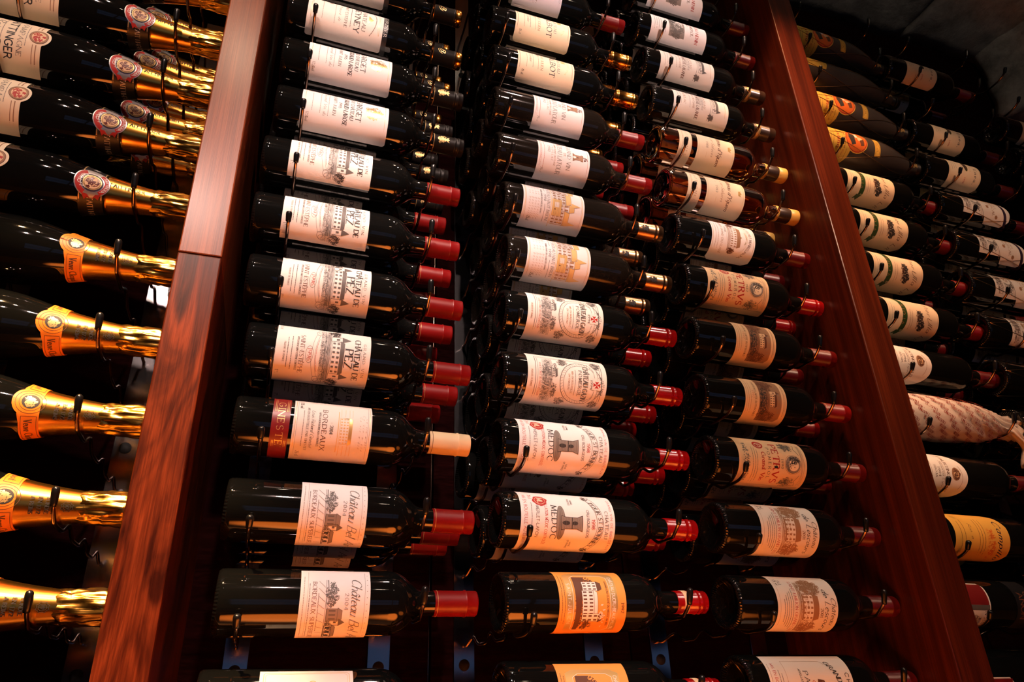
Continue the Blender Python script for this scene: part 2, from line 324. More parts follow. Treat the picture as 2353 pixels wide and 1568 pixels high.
# bottle profiles: x from base, radius
R = .0365
PB = [(.012, .012), (.004, .026), (.0, .031), (.0008, .0345), (.004, .0362), (.009, R), (.1, R), (.186, R)] + smoothed([(.186, R), (.197, .0352), (.207, .031), (.215, .0248), (.222, .0185), (.228, .0155), (.236, .0143)], 4)[1:] + [(.262, .0139), (.292, .0137), (.292, .0142), (.2975, .0142), (.2975, .010)]
RC = .0432
PC = [(.02, .015), (.006, .03), (0, .036), (.001, .041), (.006, .0428), (.012, RC), (.11, RC)] + smoothed([(.11, RC), (.135, .0425), (.155, .0400), (.172, .0362), (.188, .0318), (.20, .0285), (.22, .0240), (.24, .0206), (.26, .0180), (.282, .0157), (.292, .0150)], 4)[1:] + [(.316, .0150), (.316, .010)]
PF = [(.02, .012), (.004, .03), (0, .034), (.001, .0375), (.006, .039), (.10, .039)] + smoothed([(.10, .039), (.14, .0385), (.17, .0365), (.20, .0315), (.23, .0245), (.25, .0190), (.262, .0155)], 4)[1:] + [(.285, .0145), (.2975, .0145), (.2975, .01)]
def rad_at(prof, x):
    for (x0, r0), (x1, r1) in zip(prof[3:], prof[4:]):
        if x0 <= x <= x1 and x1 > x0: return r0 + (r1 - r0) * (x - x0) / (x1 - x0)
    return prof[6][1] if x < .1 else .0145
GLASS = {}
def glass_mesh(kind, mat):
    if (kind, mat) not in GLASS: GLASS[kind, mat] = lathe('glass_body', {'b': PB, 'c': PC, 'f': PF}[kind], mat)
    return GLASS[kind, mat]
CAPM = {}
def cap_mesh(key, x0, x1, r, mat, beads=(), taper=.0):
    if key not in CAPM:
        p = [(x0, r - .0006), (x0 + .0006, r + taper)]
        for bx in beads: p += [(bx - .0016, r), (bx - .0008, r + .0008), (bx + .0008, r + .0008), (bx + .0016, r)]
        p += [(x1 - .0022, r), (x1 - .0006, r - .0006), (x1, r - .0022), (x1, .004)]
        CAPM[key] = lathe('capsule', sorted(set(p), key=lambda q: (q[0], -q[1])), mat, 32)
    return CAPM[key]

# print -> mesh on the bottle surface
def wrap(name, tris, mat, prof, u0, off, rref):
    v, f, idx = [], [], {}
    for p, q, s, od in tris:
        ids = []
        for x, y in (p, q, s):
            k = (round(x, 3), round(y, 3), od)
            if k not in idx:
                u = u0 + y / 1000; r = rad_at(prof, u) + off + od * 2.5e-5; a = -x / 1000 / rref
                idx[k] = len(v); v.append((u, -r * math.cos(a), r * math.sin(a)))
            ids.append(idx[k])
        if len(set(ids)) == 3: f.append(ids)
    # orient outward
    g = []
    for a, b, c in f:
        A, B, Cc = Vector(v[a]), Vector(v[b]), Vector(v[c]); n = (B - A).cross(Cc - A)
        g.append((a, b, c) if n.y * A.y + n.z * A.z > 0 else (a, c, b))
    return mesh(name, v, g, mat)
def sheet(name, outline, mat, prof, u0, off, rref, step=2.2, ystep=8.):
    """paper: outline polygon in mm cut finely enough to follow the bottle"""
    bm = bmesh.new(); vs = [bm.verts.new((x, y, 0)) for x, y in outline]; bm.faces.new(vs)
    xs = [p[0] for p in outline]; ys = [p[1] for p in outline]
    k = min(xs) + step
    while k < max(xs) - .3:
        bmesh.ops.bisect_plane(bm, geom=bm.verts[:] + bm.edges[:] + bm.faces[:], plane_co=(k, 0, 0), plane_no=(1, 0, 0)); k += step
    k = min(ys) + ystep
    while k < max(ys) - .3:
        bmesh.ops.bisect_plane(bm, geom=bm.verts[:] + bm.edges[:] + bm.faces[:], plane_co=(0, k, 0), plane_no=(0, 1, 0)); k += ystep
    for q in bm.verts:
        u = u0 + q.co.y / 1000; r = rad_at(prof, u) + off; a = -q.co.x / 1000 / rref; q.co = (u, -r * math.cos(a), r * math.sin(a))
    ext = bmesh.ops.solidify(bm, geom=bm.faces[:], thickness=.00015)
    bmesh.ops.recalc_face_normals(bm, faces=bm.faces[:])
    me = bpy.data.meshes.new(name); bm.to_mesh(me); bm.free(); me.materials.append(MATS[mat])
    return me

# ------------------------------------------------------------------ label designs (millimetres)
# a design is a list of (part name, paper, outline, canvas, offset along the bottle)
def D_meyney():
    c = Canvas(104, 124); c.frame(6, .6, 'gold_print', 3); c.frame(8, .3, 'gold_print', 3)
    c.text('1996', 33, 6, x=-24, col='ink_grey')
    for y, L in ((24, 40), (44, 46)): c.dashes(y, L, 1.2, col='ink_light')
    c.text('Prieuré de', 50, 4.2, 34, style='script', col='ink_grey')
    c.text('SAINT-ESTEPHE', 60, 4.4, 50, col='ink_grey'); c.dashes(70, 44, 1.6, col='ink_grey')
    c.text('MEYNEY', 76, 9, 56); c.text('CHATEAU', 89, 6, 46, col='ink_grey')
    c.poly([(-9, 99), (9, 99), (4, 103), (0, 107), (-4, 103)], 'gold_print'); c.dashes(112, 56, 2.2, col='ink_light', bend=-9)
    b = Canvas(112, 9); b.text('CORDIER', 2, 5, 46, style='serif', col='ink_white')
    return [('label', 'paper', Canvas.rr(-52, 0, 52, 124, 4), c, 0), ('shoulder_band', 'paper_black', Canvas.rr(-56, 0, 56, 8.5, 0), b, 124)]
def D_sarget():
    c = Canvas(104, 132); c.frame(5, .5, 'gold_print', 4)
    c.text('12.5%vol', 8, 4, 16, x=32, col='ink_light', rot=False)
    for y, L in ((16, 40), (28, 44), (40, 50)): c.dashes(y, L, 1.2, col='ink_light')
    c.text('Second Vin du', 33, 4.6, 50, style='script', col='ink_grey'); c.text('SAINT-JULIEN', 47, 4.4, 42, col='ink_grey'); c.text('1995', 55, 4.4, 12)
    c.text('DE GRUAUD-LAROSE', 63, 6.4, 68); c.text('DU CHÂTEAU', 73, 5.4, 46); c.text('SARGET', 82, 8, 46)
    c.scrib(0, 108, 12, 11, 60, .7, 'foil_print', 4); c.scrib(0, 120, 7, 4, 16, .7, 'foil_print', 5); c.ring(0, 106, 7, 8, .8, 'foil_print')
    return [('label', 'paper_white', Canvas.rr(-52, 0, 52, 132, 5), c, 0)]
def D_pez(year):
    c = Canvas(96, 119)
    c.text('12.5%VOL', 3, 4, 18, x=34, col='ink_grey'); c.text('75 cl', 3, 3.5, 8, x=-38, col='ink_light')
    c.text('PRODUIT DE FRANCE', 10, 2.2, 26, col='ink_light')
    for y, L in ((15, 40), (20, 44)): c.dashes(y, L, 1.6, col='ink_grey')
    c.text('APPELLATION SAINT-ESTÈPHE CONTRÔLÉE', 25.5, 2.3, 46, col='ink_grey')
    c.text('SAINT-ESTÈPHE', 30, 5.2, 52, col='ink_brown', wt=.8)
    c.ring(0, 42, 11, 4.6, .4, 'ink_grey'); c.text(year, 39.6, 5, 16, col='ink_red', wt=.7)
    up = [(x, 54 - 5 * (1 - (x/30)**2)) for x in range(-30, 31, 4)]; lo = [(x, y - 4.5) for x, y in up]
    c.line(up, .35, 'ink_grey'); c.line(lo, .35, 'ink_grey')
    for s in (-1, 1): c.ring(s*34, 53, 5, 4, .4, 'ink_grey'); c.ring(s*37, 56, 4, 5, .4, 'ink_grey'); c.line([(s*30, 49), (s*30, 54)], .35, 'ink_grey')
    c.dashes(50.2, 44, 1.2, col='ink_pink', bend=3)
    c.hatch(-42, 55, 42, 68, 14, .3, 'ink_grey', .35, 3); c.hatch(-34, 60, 34, 67.5, 8, .32, 'ink', .25, 8); c.scrib(0, 59, 34, 4, 130, .3, 'ink_grey', 6)
    c.house(-22, 69, 44, 11, 2, 7, 'ink_grey', 'ink_grey', 5); c.spire(-26, 68, 8, 14, 11, 'ink_grey', 'ink_grey'); c.spire(26, 68, 8, 14, 11, 'ink_grey', 'ink_grey')
    for s in (-1, 1): c.scrib(s*38, 73, 7, 7, 70, .5, 'ink', 11 + s)
    c.text('PEZ', 86.5, 10, 24, wt=1.1); c.text('CHÂTEAU DE', 98.5, 7, 58); c.line([(-18, 107.5), (18, 107.5)], .25, 'ink_grey'); c.text('GRAND VIN', 109.5, 3.6, 46, col='ink_grey', wt=.7)
    return [('label', 'paper', Canvas.rr(-48, 0, 48, 119, 0), c, 0)]
def D_ginestet():
    c = Canvas(100, 95); c.frame(2.5, .5, 'gold_print'); c.frame(4.5, .3, 'ink_light')
    c.text('12% vol', 7, 4, 14, x=-36, col='ink_grey'); c.text('75 cl', 7, 4, 10, x=38, col='ink_grey')
    c.text('MIS EN BOUTEILLE PAR GINESTET', 16, 2.6, 62, col='ink_grey'); c.dashes(12, 50, 1.4, col='ink_light'); c.text('Louis Richard Ginestet', 21.5, 4.2, 52, style='script', col='ink_grey')
    c.text('APPELLATION BORDEAUX CONTRÔLÉE', 30, 2.2, 48, col='ink_grey'); c.text('BORDEAUX', 34.5, 5.6, 58, col='ink_brown'); c.text('- 2004 -', 44, 4, 20, col='ink_grey')
    c.house(-18, 56, 36, 11, 3, 9, 'ochre_print', 'gold_print', 4); c.line([(-28, 54), (30, 54)], .9, 'ochre_print')
    for y in (57, 62, 67, 71): c.line([(-34, y), (-20, y)], .3, 'ochre_print'); c.line([(20, y), (36, y)], .5, 'ochre_print')
    for y, L in ((80, 44), (84, 50), (88, 40)): c.text('Ce vin a été', y, 2.6, L, style='script', col='ink_tan')
    b = Canvas(104, 21)
    for y in (3, 4.6, 17, 18.6): b.line([(-46, y), (-20, y)], .45, 'gold_print'); b.line([(20, y), (46, y)], .45, 'gold_print')
    b.text('GINESTET', 6.6, 8, 74, col='gold_print', wt=.8)
    return [('label', 'paper', Canvas.rr(-50, 0, 50, 95, 0), c, 25), ('maker_band', 'paper_red', Canvas.rr(-52, 0, 52, 21, 0), b, 0)]
def D_belair():
    c = Canvas(112, 77); c.line([(-54, 71), (54, 71)], .3, 'ink_grey')
    for k in range(14): c.disc(-48 + k*7.4, 73.6, .5, .5, 'ink_light')
    c.line([(-54, 8), (54, 8)], .25, 'ink_light'); c.dashes(4, 90, 1.2, col='ink_light'); c.dashes(10, 70, 1.2, col='ink_grey')
    c.text('BORDEAUX SUPERIEUR', 13, 4.6, 74, col='ink_brown', wt=.8); c.dashes(20, 46, 1.3, col='ink_light')
    c.hatch(-40, 28, 40, 31, 3, .5, 'ink_grey', .5, 4); c.scrib(-22, 35, 14, 6, 120, .5, 'ink_grey', 2); c.scrib(20, 33, 14, 4, 90, .5, 'ink_grey', 3)
    c.house(-6, 30, 14, 12, 1, 3, 'ink_grey', 'ink_light', 5, 'ink_light'); c.house(14, 29, 22, 8, 1, 3, 'ink', 'ink_light', 4); c.spire(10, 34, 8, 10, 7, 'ink_grey', 'ink_grey')
    for k in range(9): c.line([(-38 + k*9, 20), (-30 + k*8, 27)], .4, 'ink_light')
    c.text('2004', 49, 4, 18, x=-14, col='ink_grey', wt=.7); c.text('Château Bel Air', 56, 11, 84, style='script', col='ink_grey', wt=.7)
    return [('label', 'paper_white', Canvas.rr(-56, 0, 56, 77, 0), c, 0)]
def D_chat():
    c = Canvas(108, 97); c.frame(4, .5, 'gold_print', 3); c.frame(6, .3, 'gold_print', 4)
    c.text('CHATEAU', 50, 9, 76, col='ochre_print', wt=.7); c.text('MIS EN BOUTEILLE', 20, 4, 60, col='ink_tan'); c.text('GRAND VIN', 72, 5, 56, col='ochre_print'); c.dashes(34, 60, 1.5, col='ink_tan')
    return [('label', 'paper', Canvas.rr(-54, 0, 54, 97, 0), c, 0)]
def D_lagrange():
    c = Canvas(104, 98); c.frame(4, .5, 'ink_navy', 5); c.frame(6, .3, 'ink_navy', 6)
    c.text('LAGRANGE', 40, 7, 70, col='ink_brown'); c.text('CHATEAU', 51, 4, 40, col='ink_brown'); c.scrib(0, 68, 9, 8, 40, 1, 'ink', 3); c.text('SAINT-JULIEN', 24, 4, 44, col='ink_grey'); c.dashes(14, 50, 1.4, col='ink_grey')
    c.poly([(-8, 64), (8, 64), (6, 78), (0, 74), (-6, 78)], 'ink')
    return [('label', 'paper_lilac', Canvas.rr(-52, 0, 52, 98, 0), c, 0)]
def D_talbot():
    c = Canvas(104, 110); c.frame(4, .8, 'ink_tan', 5); c.text('GRAND VIN', 96, 3, 44, col='gold_print', bend=-6)
    c.text('TALBOT', 62, 10, 66); c.text('CHATEAU', 76, 5, 44, col='ink_grey'); c.poly([(-16, 84), (-6, 84), (-6, 92), (-16, 92)], 'gold_print')
    c.text('SAINT-JULIEN', 44, 4.6, 50, col='ink_tan'); c.text('1998', 35, 6, 16, x=-18, col='ink_grey', wt=.7); c.dashes(39, 50, 1.2, col='ink_tan'); c.dashes(29, 46, 1.2, col='ink_grey'); c.text('Cordier', 22, 5, 24, style='script', col='ink_grey'); c.dashes(17, 50, 1.2, col='ink_tan')
    c.text('75 cl', 9, 4, 10, x=36, col='ink_grey')
    return [('label', 'paper_cream', Canvas.rr(-52, 0, 52, 110, 6), c, 0)]
def D_latour():
    c = Canvas(108, 95); c.frame(4, .5, 'ink_pink', 0)
    for s in (-1, 1): c.line([(s*50, 82), (s*42, 91)], .9, 'ink_pink')
    c.dashes(6, 80, 1.2, col='ink_pink'); c.text('75 cl', 8, 4, 12, x=40, col='ink_grey'); c.dashes(11, 70, 1.2, col='ink_pink')
    c.text('1990', 17, 4.6, 16, x=-8, col='ink_brown', wt=.8); c.text('PAUILLAC', 24, 3, 36, col='ink_tan'); c.text('PREMIER GRAND CRU CLASSÉ', 29, 2.6, 54, col='ink_tan')
    c.text('CHÂTEAU LATOUR', 35, 8, 84, col='ink_grey', wt=.6); c.text('DE', 46, 4, 8, col='ink_tan'); c.text('GRAND VIN', 52.5, 7, 60, col='ink_grey', wt=.6)
    c.poly([(-9, 63), (9, 63), (5.5, 68), (5.5, 78), (-5.5, 78), (-5.5, 68)], 'ink_tan'); c.poly([(-7, 78), (7, 78), (7, 82), (-7, 82)], 'ink_tan'); c.line([(-9, 63), (9, 63), (5.5, 68), (5.5, 78), (7, 78), (7, 82), (-7, 82), (-7, 78), (-5.5, 78), (-5.5, 68)], .7, 'ink_brown', True)
    c.disc(0, 72, 1.2, 2, 'ink_brown'); c.scrib(0, 86, 5, 4, 16, .9, 'ink_brown', 5); c.disc(0, 66, 2.6, 3, 'paper')
    return [('label', 'paper_white', Canvas.rr(-54, 0, 54, 95, 0), c, 0)]
def D_hautbrion():
    c = Canvas(112, 107); c.frame(3.5, .8, 'ochre_print', 0); c.frame(5, .3, 'ink_tan', 0)
    for y in (10, 15, 20, 25): c.text('Mis en bouteille', y, 4, 78, style='script', col='ink_tan', wt=.8)
    c.text('75cl', 10, 5, 10, x=40, col='ink_grey'); c.text('PREMIER GRAND CRU CLASSÉ DES GRAVES', 30, 2.4, 54, col='ink_grey'); c.text('1990', 35, 4, 16, x=-6); c.line([(-44, 37), (-22, 37)], .6, 'ink_grey'); c.line([(8, 37), (42, 37)], .6, 'ink_grey')
    c.text('CHATEAU HAUT BRION', 41, 5, 76, col='ink_grey', wt=.7); c.rect(-50, 47.6, 50, 48.4, 'ochre_print')
    for x0, wd, hh in ((-46, 22, 30), (-24, 26, 24), (2, 14, 30), (16, 26, 22)):
        c.house(x0, 50, wd, hh, 3, max(2, int(wd/6)), 'ink_tan', 'ochre_print', 9)
    c.rect(-6, 50, 26, 66, 'ochre_print'); c.rect(0, 54, 10, 62, 'paper'); c.spire(38, 50, 9, 26, 18, 'ochre_print', 'ochre_print'); c.spire(2, 66, 8, 18, 16, 'ochre_print', 'ochre_print'); c.spire(-46, 60, 8, 22, 13, 'ink_tan', 'ink_tan'); c.hatch(-46, 52, 40, 74, 14, .35, 'ink_tan', .4, 5)
    c.disc(14, 55, 1, 1.4, 'ink_brown')
    return [('label', 'paper_white', Canvas.rr(-56, 0, 56, 107, 0), c, 0)]
def D_gazin():
    c = Canvas(108, 123)
    c.line(Canvas.rr(-47, 12, 47, 115, 0), .8, 'ink_grey', True); c.line(Canvas.rr(-44, 15, 44, 112, 0), .5, 'ink_grey', True)
    c.text('PRODUCE OF FRANCE', 5, 2.6, 30, col='ink_tan'); c.text('SOCIETE CIVILE DU CHATEAU GAZIN', 17.5, 2.8, 62, col='ink_pink')
    c.hatch(-42, 22, 42, 34, 9, .25, 'ink_grey', .3, 3); c.scrib(0, 29, 40, 7, 420, .28, 'ink_grey', 4); c.line([(8, 20), (14, 36)], 1.2, 'paper'); c.scrib(18, 41, 14, 4, 90, .6, 'ink_grey', 7); c.scrib(-24, 41, 10, 4, 50, .4, 'ink_grey', 8); c.house(-22, 36, 16, 6, 1, 4, 'ink_grey', 'ink_grey', 3); c.hatch(-42, 34, 42, 38, 4, .3, 'ink_grey', .3, 9)
    for wd, r in ((1.0, 40), (.6, 33.5)): c.ring(0, 82, r, r*.82, wd, 'ink_grey')
    for k in range(46):
        a = 2*math.pi*k/46; c.line([(34.5*math.cos(a), 82+28.4*math.sin(a)), (39*math.cos(a+.06), 82+32*math.sin(a+.06))], .45, 'ink_light')
    for sx in (-1, 1):
        c.scrib(sx*38, 54, 8, 7, 60, .6, 'ink_grey', 3+sx); c.scrib(sx*38, 106, 8, 7, 60, .6, 'ink_grey', 13+sx)
        c.line([(sx*38, 96), (sx*26, 104), (sx*12, 106), (sx*6, 104)], 4.6, 'paper'); c.line([(sx*38, 98.5), (sx*26, 106.5), (sx*12, 108.5)], .5, 'ink_grey'); c.line([(sx*38, 93.5), (sx*26, 101.5), (sx*12, 103.5)], .5, 'ink_grey')
    c.text('EN CHATEAU', 62, 2.6, 28, col='ink_tan'); c.text('MIS EN BOUTEILLE', 67, 2.6, 40, col='ink_tan'); c.dashes(73, 46, 1.2, col='ink_grey')
    c.text('POMEROL', 78, 5, 46, col='ink', wt=.9); c.text('CHÂTEAU GAZIN', 85.5, 7.4, 64, col='ink_grey', wt=1.1); c.text('1994', 97, 4.6, 16, col='ink_grey')
    c.rect(-9, 100, 9, 114, 'paper')
    for a in (0, 90, 180, 270):
        ca, sa = math.cos(math.radians(a)), math.sin(math.radians(a)); p = [(0, 0), (3.4, 6.2), (0, 5.2), (-3.4, 6.2)]
        c.poly([(x*ca - y*sa, 107 + x*sa + y*ca) for x, y in p], 'ink_red')
    c.scrib(0, 115, 18, 3, 40, .6, 'ink_grey', 22)
    return [('label', 'paper', Canvas.rr(-54, 0, 54, 123, 0), c, 0)]
def D_bonnet():
    c = Canvas(112, 133)
    c.text('MIS EN BOUTEILLE AU CHATEAU', 5, 4, 96, style='sans', col='ink_red', wt=.8); c.text('75 cl', 13, 4.4, 11, x=-44, col='ink_red'); c.text('12.5%vol', 8, 4, 14, x=46, col='ink_red')
    pts = [(-36 + (10.4+.9*math.cos(6*k))*math.cos(k*math.pi/15), 28 + (10+.9*math.sin(5*k))*math.sin(k*math.pi/15)) for k in range(30)]
    c.poly(pts, 'ink_red'); c.ring(-36, 28, 7.4, 7.2, .5, 'paper_cream'); c.text('ML', 24.5, 7, 10, x=-36, col='paper_cream', wt=1.1)
    c.dashes(15, 60, 1.4, col='ink_grey'); c.text('MERLET-LAFON', 21, 4.2, 50, style='sans', wt=.8); c.text('APPELLATION MÉDOC CONTROLÉE', 33, 4, 76, style='sans', col='ink_red', wt=.7); c.text('MÉDOC', 42, 8, 54)
    c.disc(0, 55, 27, 6, 'ink_light'); c.ring(0, 55, 27, 6, .8, 'ink_grey'); c.hatch(-24, 52, 24, 58, 5, .5, 'ink_grey', .4, 5)
    c.poly([(-11, 56), (11, 56), (9, 62), (8.5, 78), (12, 86), (-12, 86), (-8.5, 78), (-9, 62)], 'ink_light'); c.line([(-11, 56), (11, 56), (9, 62), (8.5, 78), (12, 86), (-12, 86), (-8.5, 78), (-9, 62)], .8, 'ink', True)
    c.line([(-9, 71), (9, 71)], 1, 'ink'); c.disc(0, 62.5, 3.4, 5.4, 'ink'); c.disc(0, 75, 3, 4.2, 'ink'); c.hatch(-8, 57, 8, 84, 12, .4, 'ink_grey', .3, 6); c.rect(4, 57, 10, 84, 'ink_tan') if False else None
    c.text('PRODUCE', 67, 2.4, 14, x=-36, style='sans', col='ink_grey'); c.text('GRAND', 71, 2.4, 10, x=-36, style='sans', col='ink_grey'); c.text('OF FRANCE', 67, 2.4, 18, x=36, style='sans', col='ink_grey'); c.text('WINE', 71, 2.4, 10, x=36, style='sans', col='ink_grey')
    c.text('CRU BOURGEOIS', 92, 3.6, 44, style='sans', wt=.8); c.text('1998', 99, 4.6, 15, style='sans', col='ink_red', wt=.8)
    for o in (0, 9): c.line([(x, 116 - o - 16*(x/48)**2) for x in range(-46, 47, 4)], .5, 'ink_grey')
    c.text('TOUR ST BONNET', 109, 6, 78, bend=-13, col='ink_grey'); c.text('CHATEAU', 118.5, 4.6, 44, style='serif', col='ink_grey'); c.text('GRAND VIN DE BORDEAUX', 126, 3.2, 92, style='sans', col='ink_red', wt=.7)
    for s in (-1, 1): c.scrib(s*48, 95, 5, 5, 26, .8, 'ink_grey', 4+s)
    return [('label', 'paper_white', Canvas.rr(-56, 0, 56, 133, 0), c, 0)]
def D_ducru():
    c = Canvas(112, 92); out = [(-46, 10), (46, 10), (52, 20), (52, 70), (46, 80), (-46, 80), (-52, 70), (-52, 20)]
    c.dashes(4, 92, 1.3, col='ink_brown'); c.dashes(7.5, 84, 1.3, col='ink_brown')
    inn = [(-40, 19), (40, 19), (45, 26), (45, 63), (40, 70), (-40, 70), (-45, 63), (-45, 26)]
    c.poly(out, 'gold_print'); c.poly(inn, 'paper_orange'); c.line(inn, .6, 'ink_white', True)
    c.text('SAINT-JULIEN', 12, 4, 58, style='sans', col='ink_white'); c.text('CHÂTEAU DUCRU-BEAUCAILLOU', 72.6, 4.2, 84, style='sans', col='ink_white')
    c.poly([(-42, 22), (42, 22), (42, 28), (0, 30), (-30, 34), (-42, 40)], 'ink_brown'); c.scrib(10, 27, 30, 5, 160, .7, 'ink_brown', 3); c.scrib(-34, 36, 6, 12, 60, .9, 'ink_brown', 4)
    c.house(-32, 33, 14, 20, 3, 3, 'ink_brown', 'ink_brown', 6, 'ink_white'); c.house(-18, 31, 34, 16, 2, 7, 'ink_brown', 'ink_white', 5, 'ink_white'); c.house(14, 31, 12, 22, 3, 2, 'ink_brown', 'ink_brown', 5, 'ink_white'); c.scrib(32, 36, 8, 7, 60, .7, 'ink_brown', 8); c.scrib(18, 58, 16, 5, 26, .8, 'ink_white', 9); c.text('GRAND CRU CLASSÉ DU MÉDOC EN 1855', 65, 2.4, 66, style='sans', col='ink_brown'); c.text('1992', 84.5, 4, 14, style='serif', col='ink_brown', x=6)
    return [('label', 'paper_orange', Canvas.rr(-56, 0, 56, 92, 0), c, 0)]
def D_nenin():
    c = Canvas(98, 131)
    for y in (8, 13, 18, 23): c.dashes(y, 70, 1.5, col='ink_grey')
    c.rect(-42, 42, 34, 78, 'ink_light'); c.rect(-42, 42, 4, 56, 'ink_grey'); c.scrib(-12, 62, 26, 13, 200, .8, 'ink_white', 3); c.scrib(14, 60, 20, 13, 160, .8, 'ink_grey', 4); c.scrib(-20, 52, 20, 8, 90, .9, 'ink', 5); c.dashes(33, 60, 1.4, col='ink_brown')
    c.text('1994', 84, 4, 14, x=-12, col='ink_brown'); c.text('POMEROL', 92, 6, 46, style='serif', col='ink_brown'); c.text('CHÂTEAU NENIN', 104, 7, 74, col='ink_red', wt=.8)
    return [('label', 'paper_white', Canvas.rr(-49, 0, 49, 131, 0), c, 0)]
def D_lalande():
    c = Canvas(104, 124)
    for y, L in ((10, 60), (16, 66), (36, 50)): c.dashes(y, L, 1.4, col='ink_light')
    c.text('PAUILLAC', 22, 4.6, 40, col='ink_tan'); c.text('1996', 30, 5, 16, x=-20, col='ink_grey'); c.text('GRAND CRU CLASSÉ', 42, 3.4, 50, col='ink_tan')
    c.text('PICHON-LONGUEVILLE', 62, 3.2, 50, col='ink_light'); c.text('COMTESSE DE', 58, 2.6, 30, col='ink_light'); c.text('PICHON-COMTESSE-LALANDE', 50, 6.6, 92, col='ink_brown', wt=.8); c.text('CHATEAU', 66.5, 4, 40, col='ink_tan')
    c.line([(x, 84 - 6*(x/44)**2) for x in range(-44, 45, 4)], .7, 'ink_light'); c.house(-18, 87, 36, 8, 1, 9, 'ink_grey', 'ink_grey', 5); c.spire(-20, 87, 8, 9, 10, 'ink_grey', 'ink_grey'); c.spire(20, 87, 8, 9, 10, 'ink_grey', 'ink_grey')
    for s in (-1, 1): c.scrib(s*36, 85, 7, 6, 90, .7, 'ink_grey', 6+s)
    c.dashes(116, 60, 1.4, col='gold_print')
    return [('label', 'paper', Canvas.rr(-52, 0, 52, 124, 0), c, 0)]
def D_yquem(year):
    c = Canvas(118, 82); c.frame(3, .5, 'gold_print'); c.frame(4.6, .25, 'gold_print')
    c.text(year, 19, 4.4, 16, col='ink_brown', wt=.8)
    for s in (-1, 1): c.line([(s*18, 21), (s*30, 21)], .4, 'gold_print')
    c.text('Lur-Saluces', 31, 6, 52, style='script', col='ink_tan', wt=1.2); c.text("Château d'Yquem", 45, 9, 88, style='script', col='ink_brown', wt=1.3)
    c.poly([(-5, 67), (5, 67), (7, 74), (3.5, 71), (0, 75), (-3.5, 71), (-7, 74)], 'gold_print')
    b = Canvas(118, 27); b.frame(2, .4, 'gold_print'); b.text('SAUTERNES', 14, 5, 74, col='ink_tan', wt=.8); b.text('APPELLATION CONTROLEE', 6, 2.6, 60, col='ink_tan')
    return [('label', 'paper_cream', Canvas.rr(-59, 0, 59, 82, 0), c, 39), ('region_band', 'paper_cream', Canvas.rr(-59, 0, 59, 27, 0), b, 0)]
def D_margaux():
    c = Canvas(108, 90); o = [(-46, 0), (46, 0), (54, 8), (54, 80), (46, 90), (-46, 90), (-54, 80), (-54, 8)]; i_ = [(x*.95, 45 + (y-45)*.94) for x, y in o]; c.line(i_, .6, 'gold_print', True)
    for y, L in ((8, 56), (13, 60)): c.dashes(y, L, 1.2, col='ink_tan')
    c.text('PREMIER GRAND CRU CLASSÉ', 19, 3.8, 78, style='sans', col='ink_tan', wt=.8); c.text('1996', 26, 3.8, 14, x=-14, col='ink_brown')
    c.ring(0, 52, 33, 22, .3, 'gold_print'); c.house(-22, 38, 44, 14, 2, 9, 'ink_tan', 'ink_tan', 7); c.poly([(-8, 52), (8, 52), (0, 62)], 'ink_tan'); c.scrib(-30, 42, 6, 7, 60, .7, 'ink_brown', 2); c.scrib(30, 42, 6, 7, 70, .7, 'ink_brown', 3); c.hatch(-30, 33, 30, 37, 4, .5, 'ink_tan', .4, 4)
    c.text('GRAND VIN', 70, 2.8, 26, col='gold_print', bend=-3); c.text('CHÂTEAU MARGAUX', 77, 5.4, 84, col='ink_brown', bend=-17, wt=.8)
    return [('label', 'paper_white', o, c, 0)]
def D_petrus(year, torn=False):
    c = Canvas(108, 123)
    c.rect(-44, 8, 44, 20, 'paper_tan'); c.scrib(0, 14, 40, 5, 120, .6, 'ink_grey', 3); c.line([(46, 6), (46, 118)], .6, 'ink_grey')
    for y, L in ((25, 70), (29, 66), (33, 60)): c.dashes(y, L, 1.4, col='ink_grey', x=8)
    c.disc(-34, 40, 9, 9, 'ink_red'); c.text('P', 36, 8, x=-34, col='paper_cream', style='italic', wt=1.4); c.ring(-33, 40, 5, 6, .6, 'paper_cream')
    c.text('Grand Vin', 41, 6.6, 52, x=8, style='serif', col='ink_red', wt=1.3); c.text('POMEROL', 52, 4.8, 56, style='serif', col='ink', wt=.9); c.text('PETRVS', 61, 11, 74, col='ink_red', wt=1.25); c.text(year, 75.5, 4, 16, col='ink_grey')
    c.disc(0, 97, 15, 13, 'ink_light'); c.disc(1, 98, 10, 9.5, 'paper_cream'); c.scrib(-8, 100, 6, 9, 60, .8, 'ink', 4); c.scrib(2, 90, 9, 4, 40, .7, 'ink_grey', 5); c.ring(0, 97, 15, 13, .7, 'ink_grey'); c.ring(0, 97, 17, 15, .4, 'ink_grey')
    for x, sx in ((-1, 1), (4, 1), (-2, -1)): c.disc(1+sx*3.4, 100, 1, .8, 'ink')
    c.line([(0, 99), (2, 96), (0, 95)], .5, 'ink_grey'); c.line([(-2, 92.5), (4, 92.5)], .6, 'ink')
    for s in (-1, 1): c.scrib(s*34, 90, 9, 12, 90, .5, 'ink_grey', 8+s); c.line([(s*18, 110), (s*30, 104), (s*40, 108), (s*42, 90), (s*34, 84)], .6, 'ink_grey')
    c.hatch(-40, 112, 40, 118, 3, .4, 'ink_light', .8, 7)
    o = Canvas.rr(-54, 0, 54, 123, 0)
    if torn: o = [(-54, 0), (54, 0), (54, 52), (50, 58), (54, 62), (54, 72), (47, 78), (54, 84), (54, 123), (-54, 123)]; c.poly([(5, 62), (9, 64), (8, 70), (4, 68)], 'ink')
    return [('label', 'paper_tan', o, c, 0)]
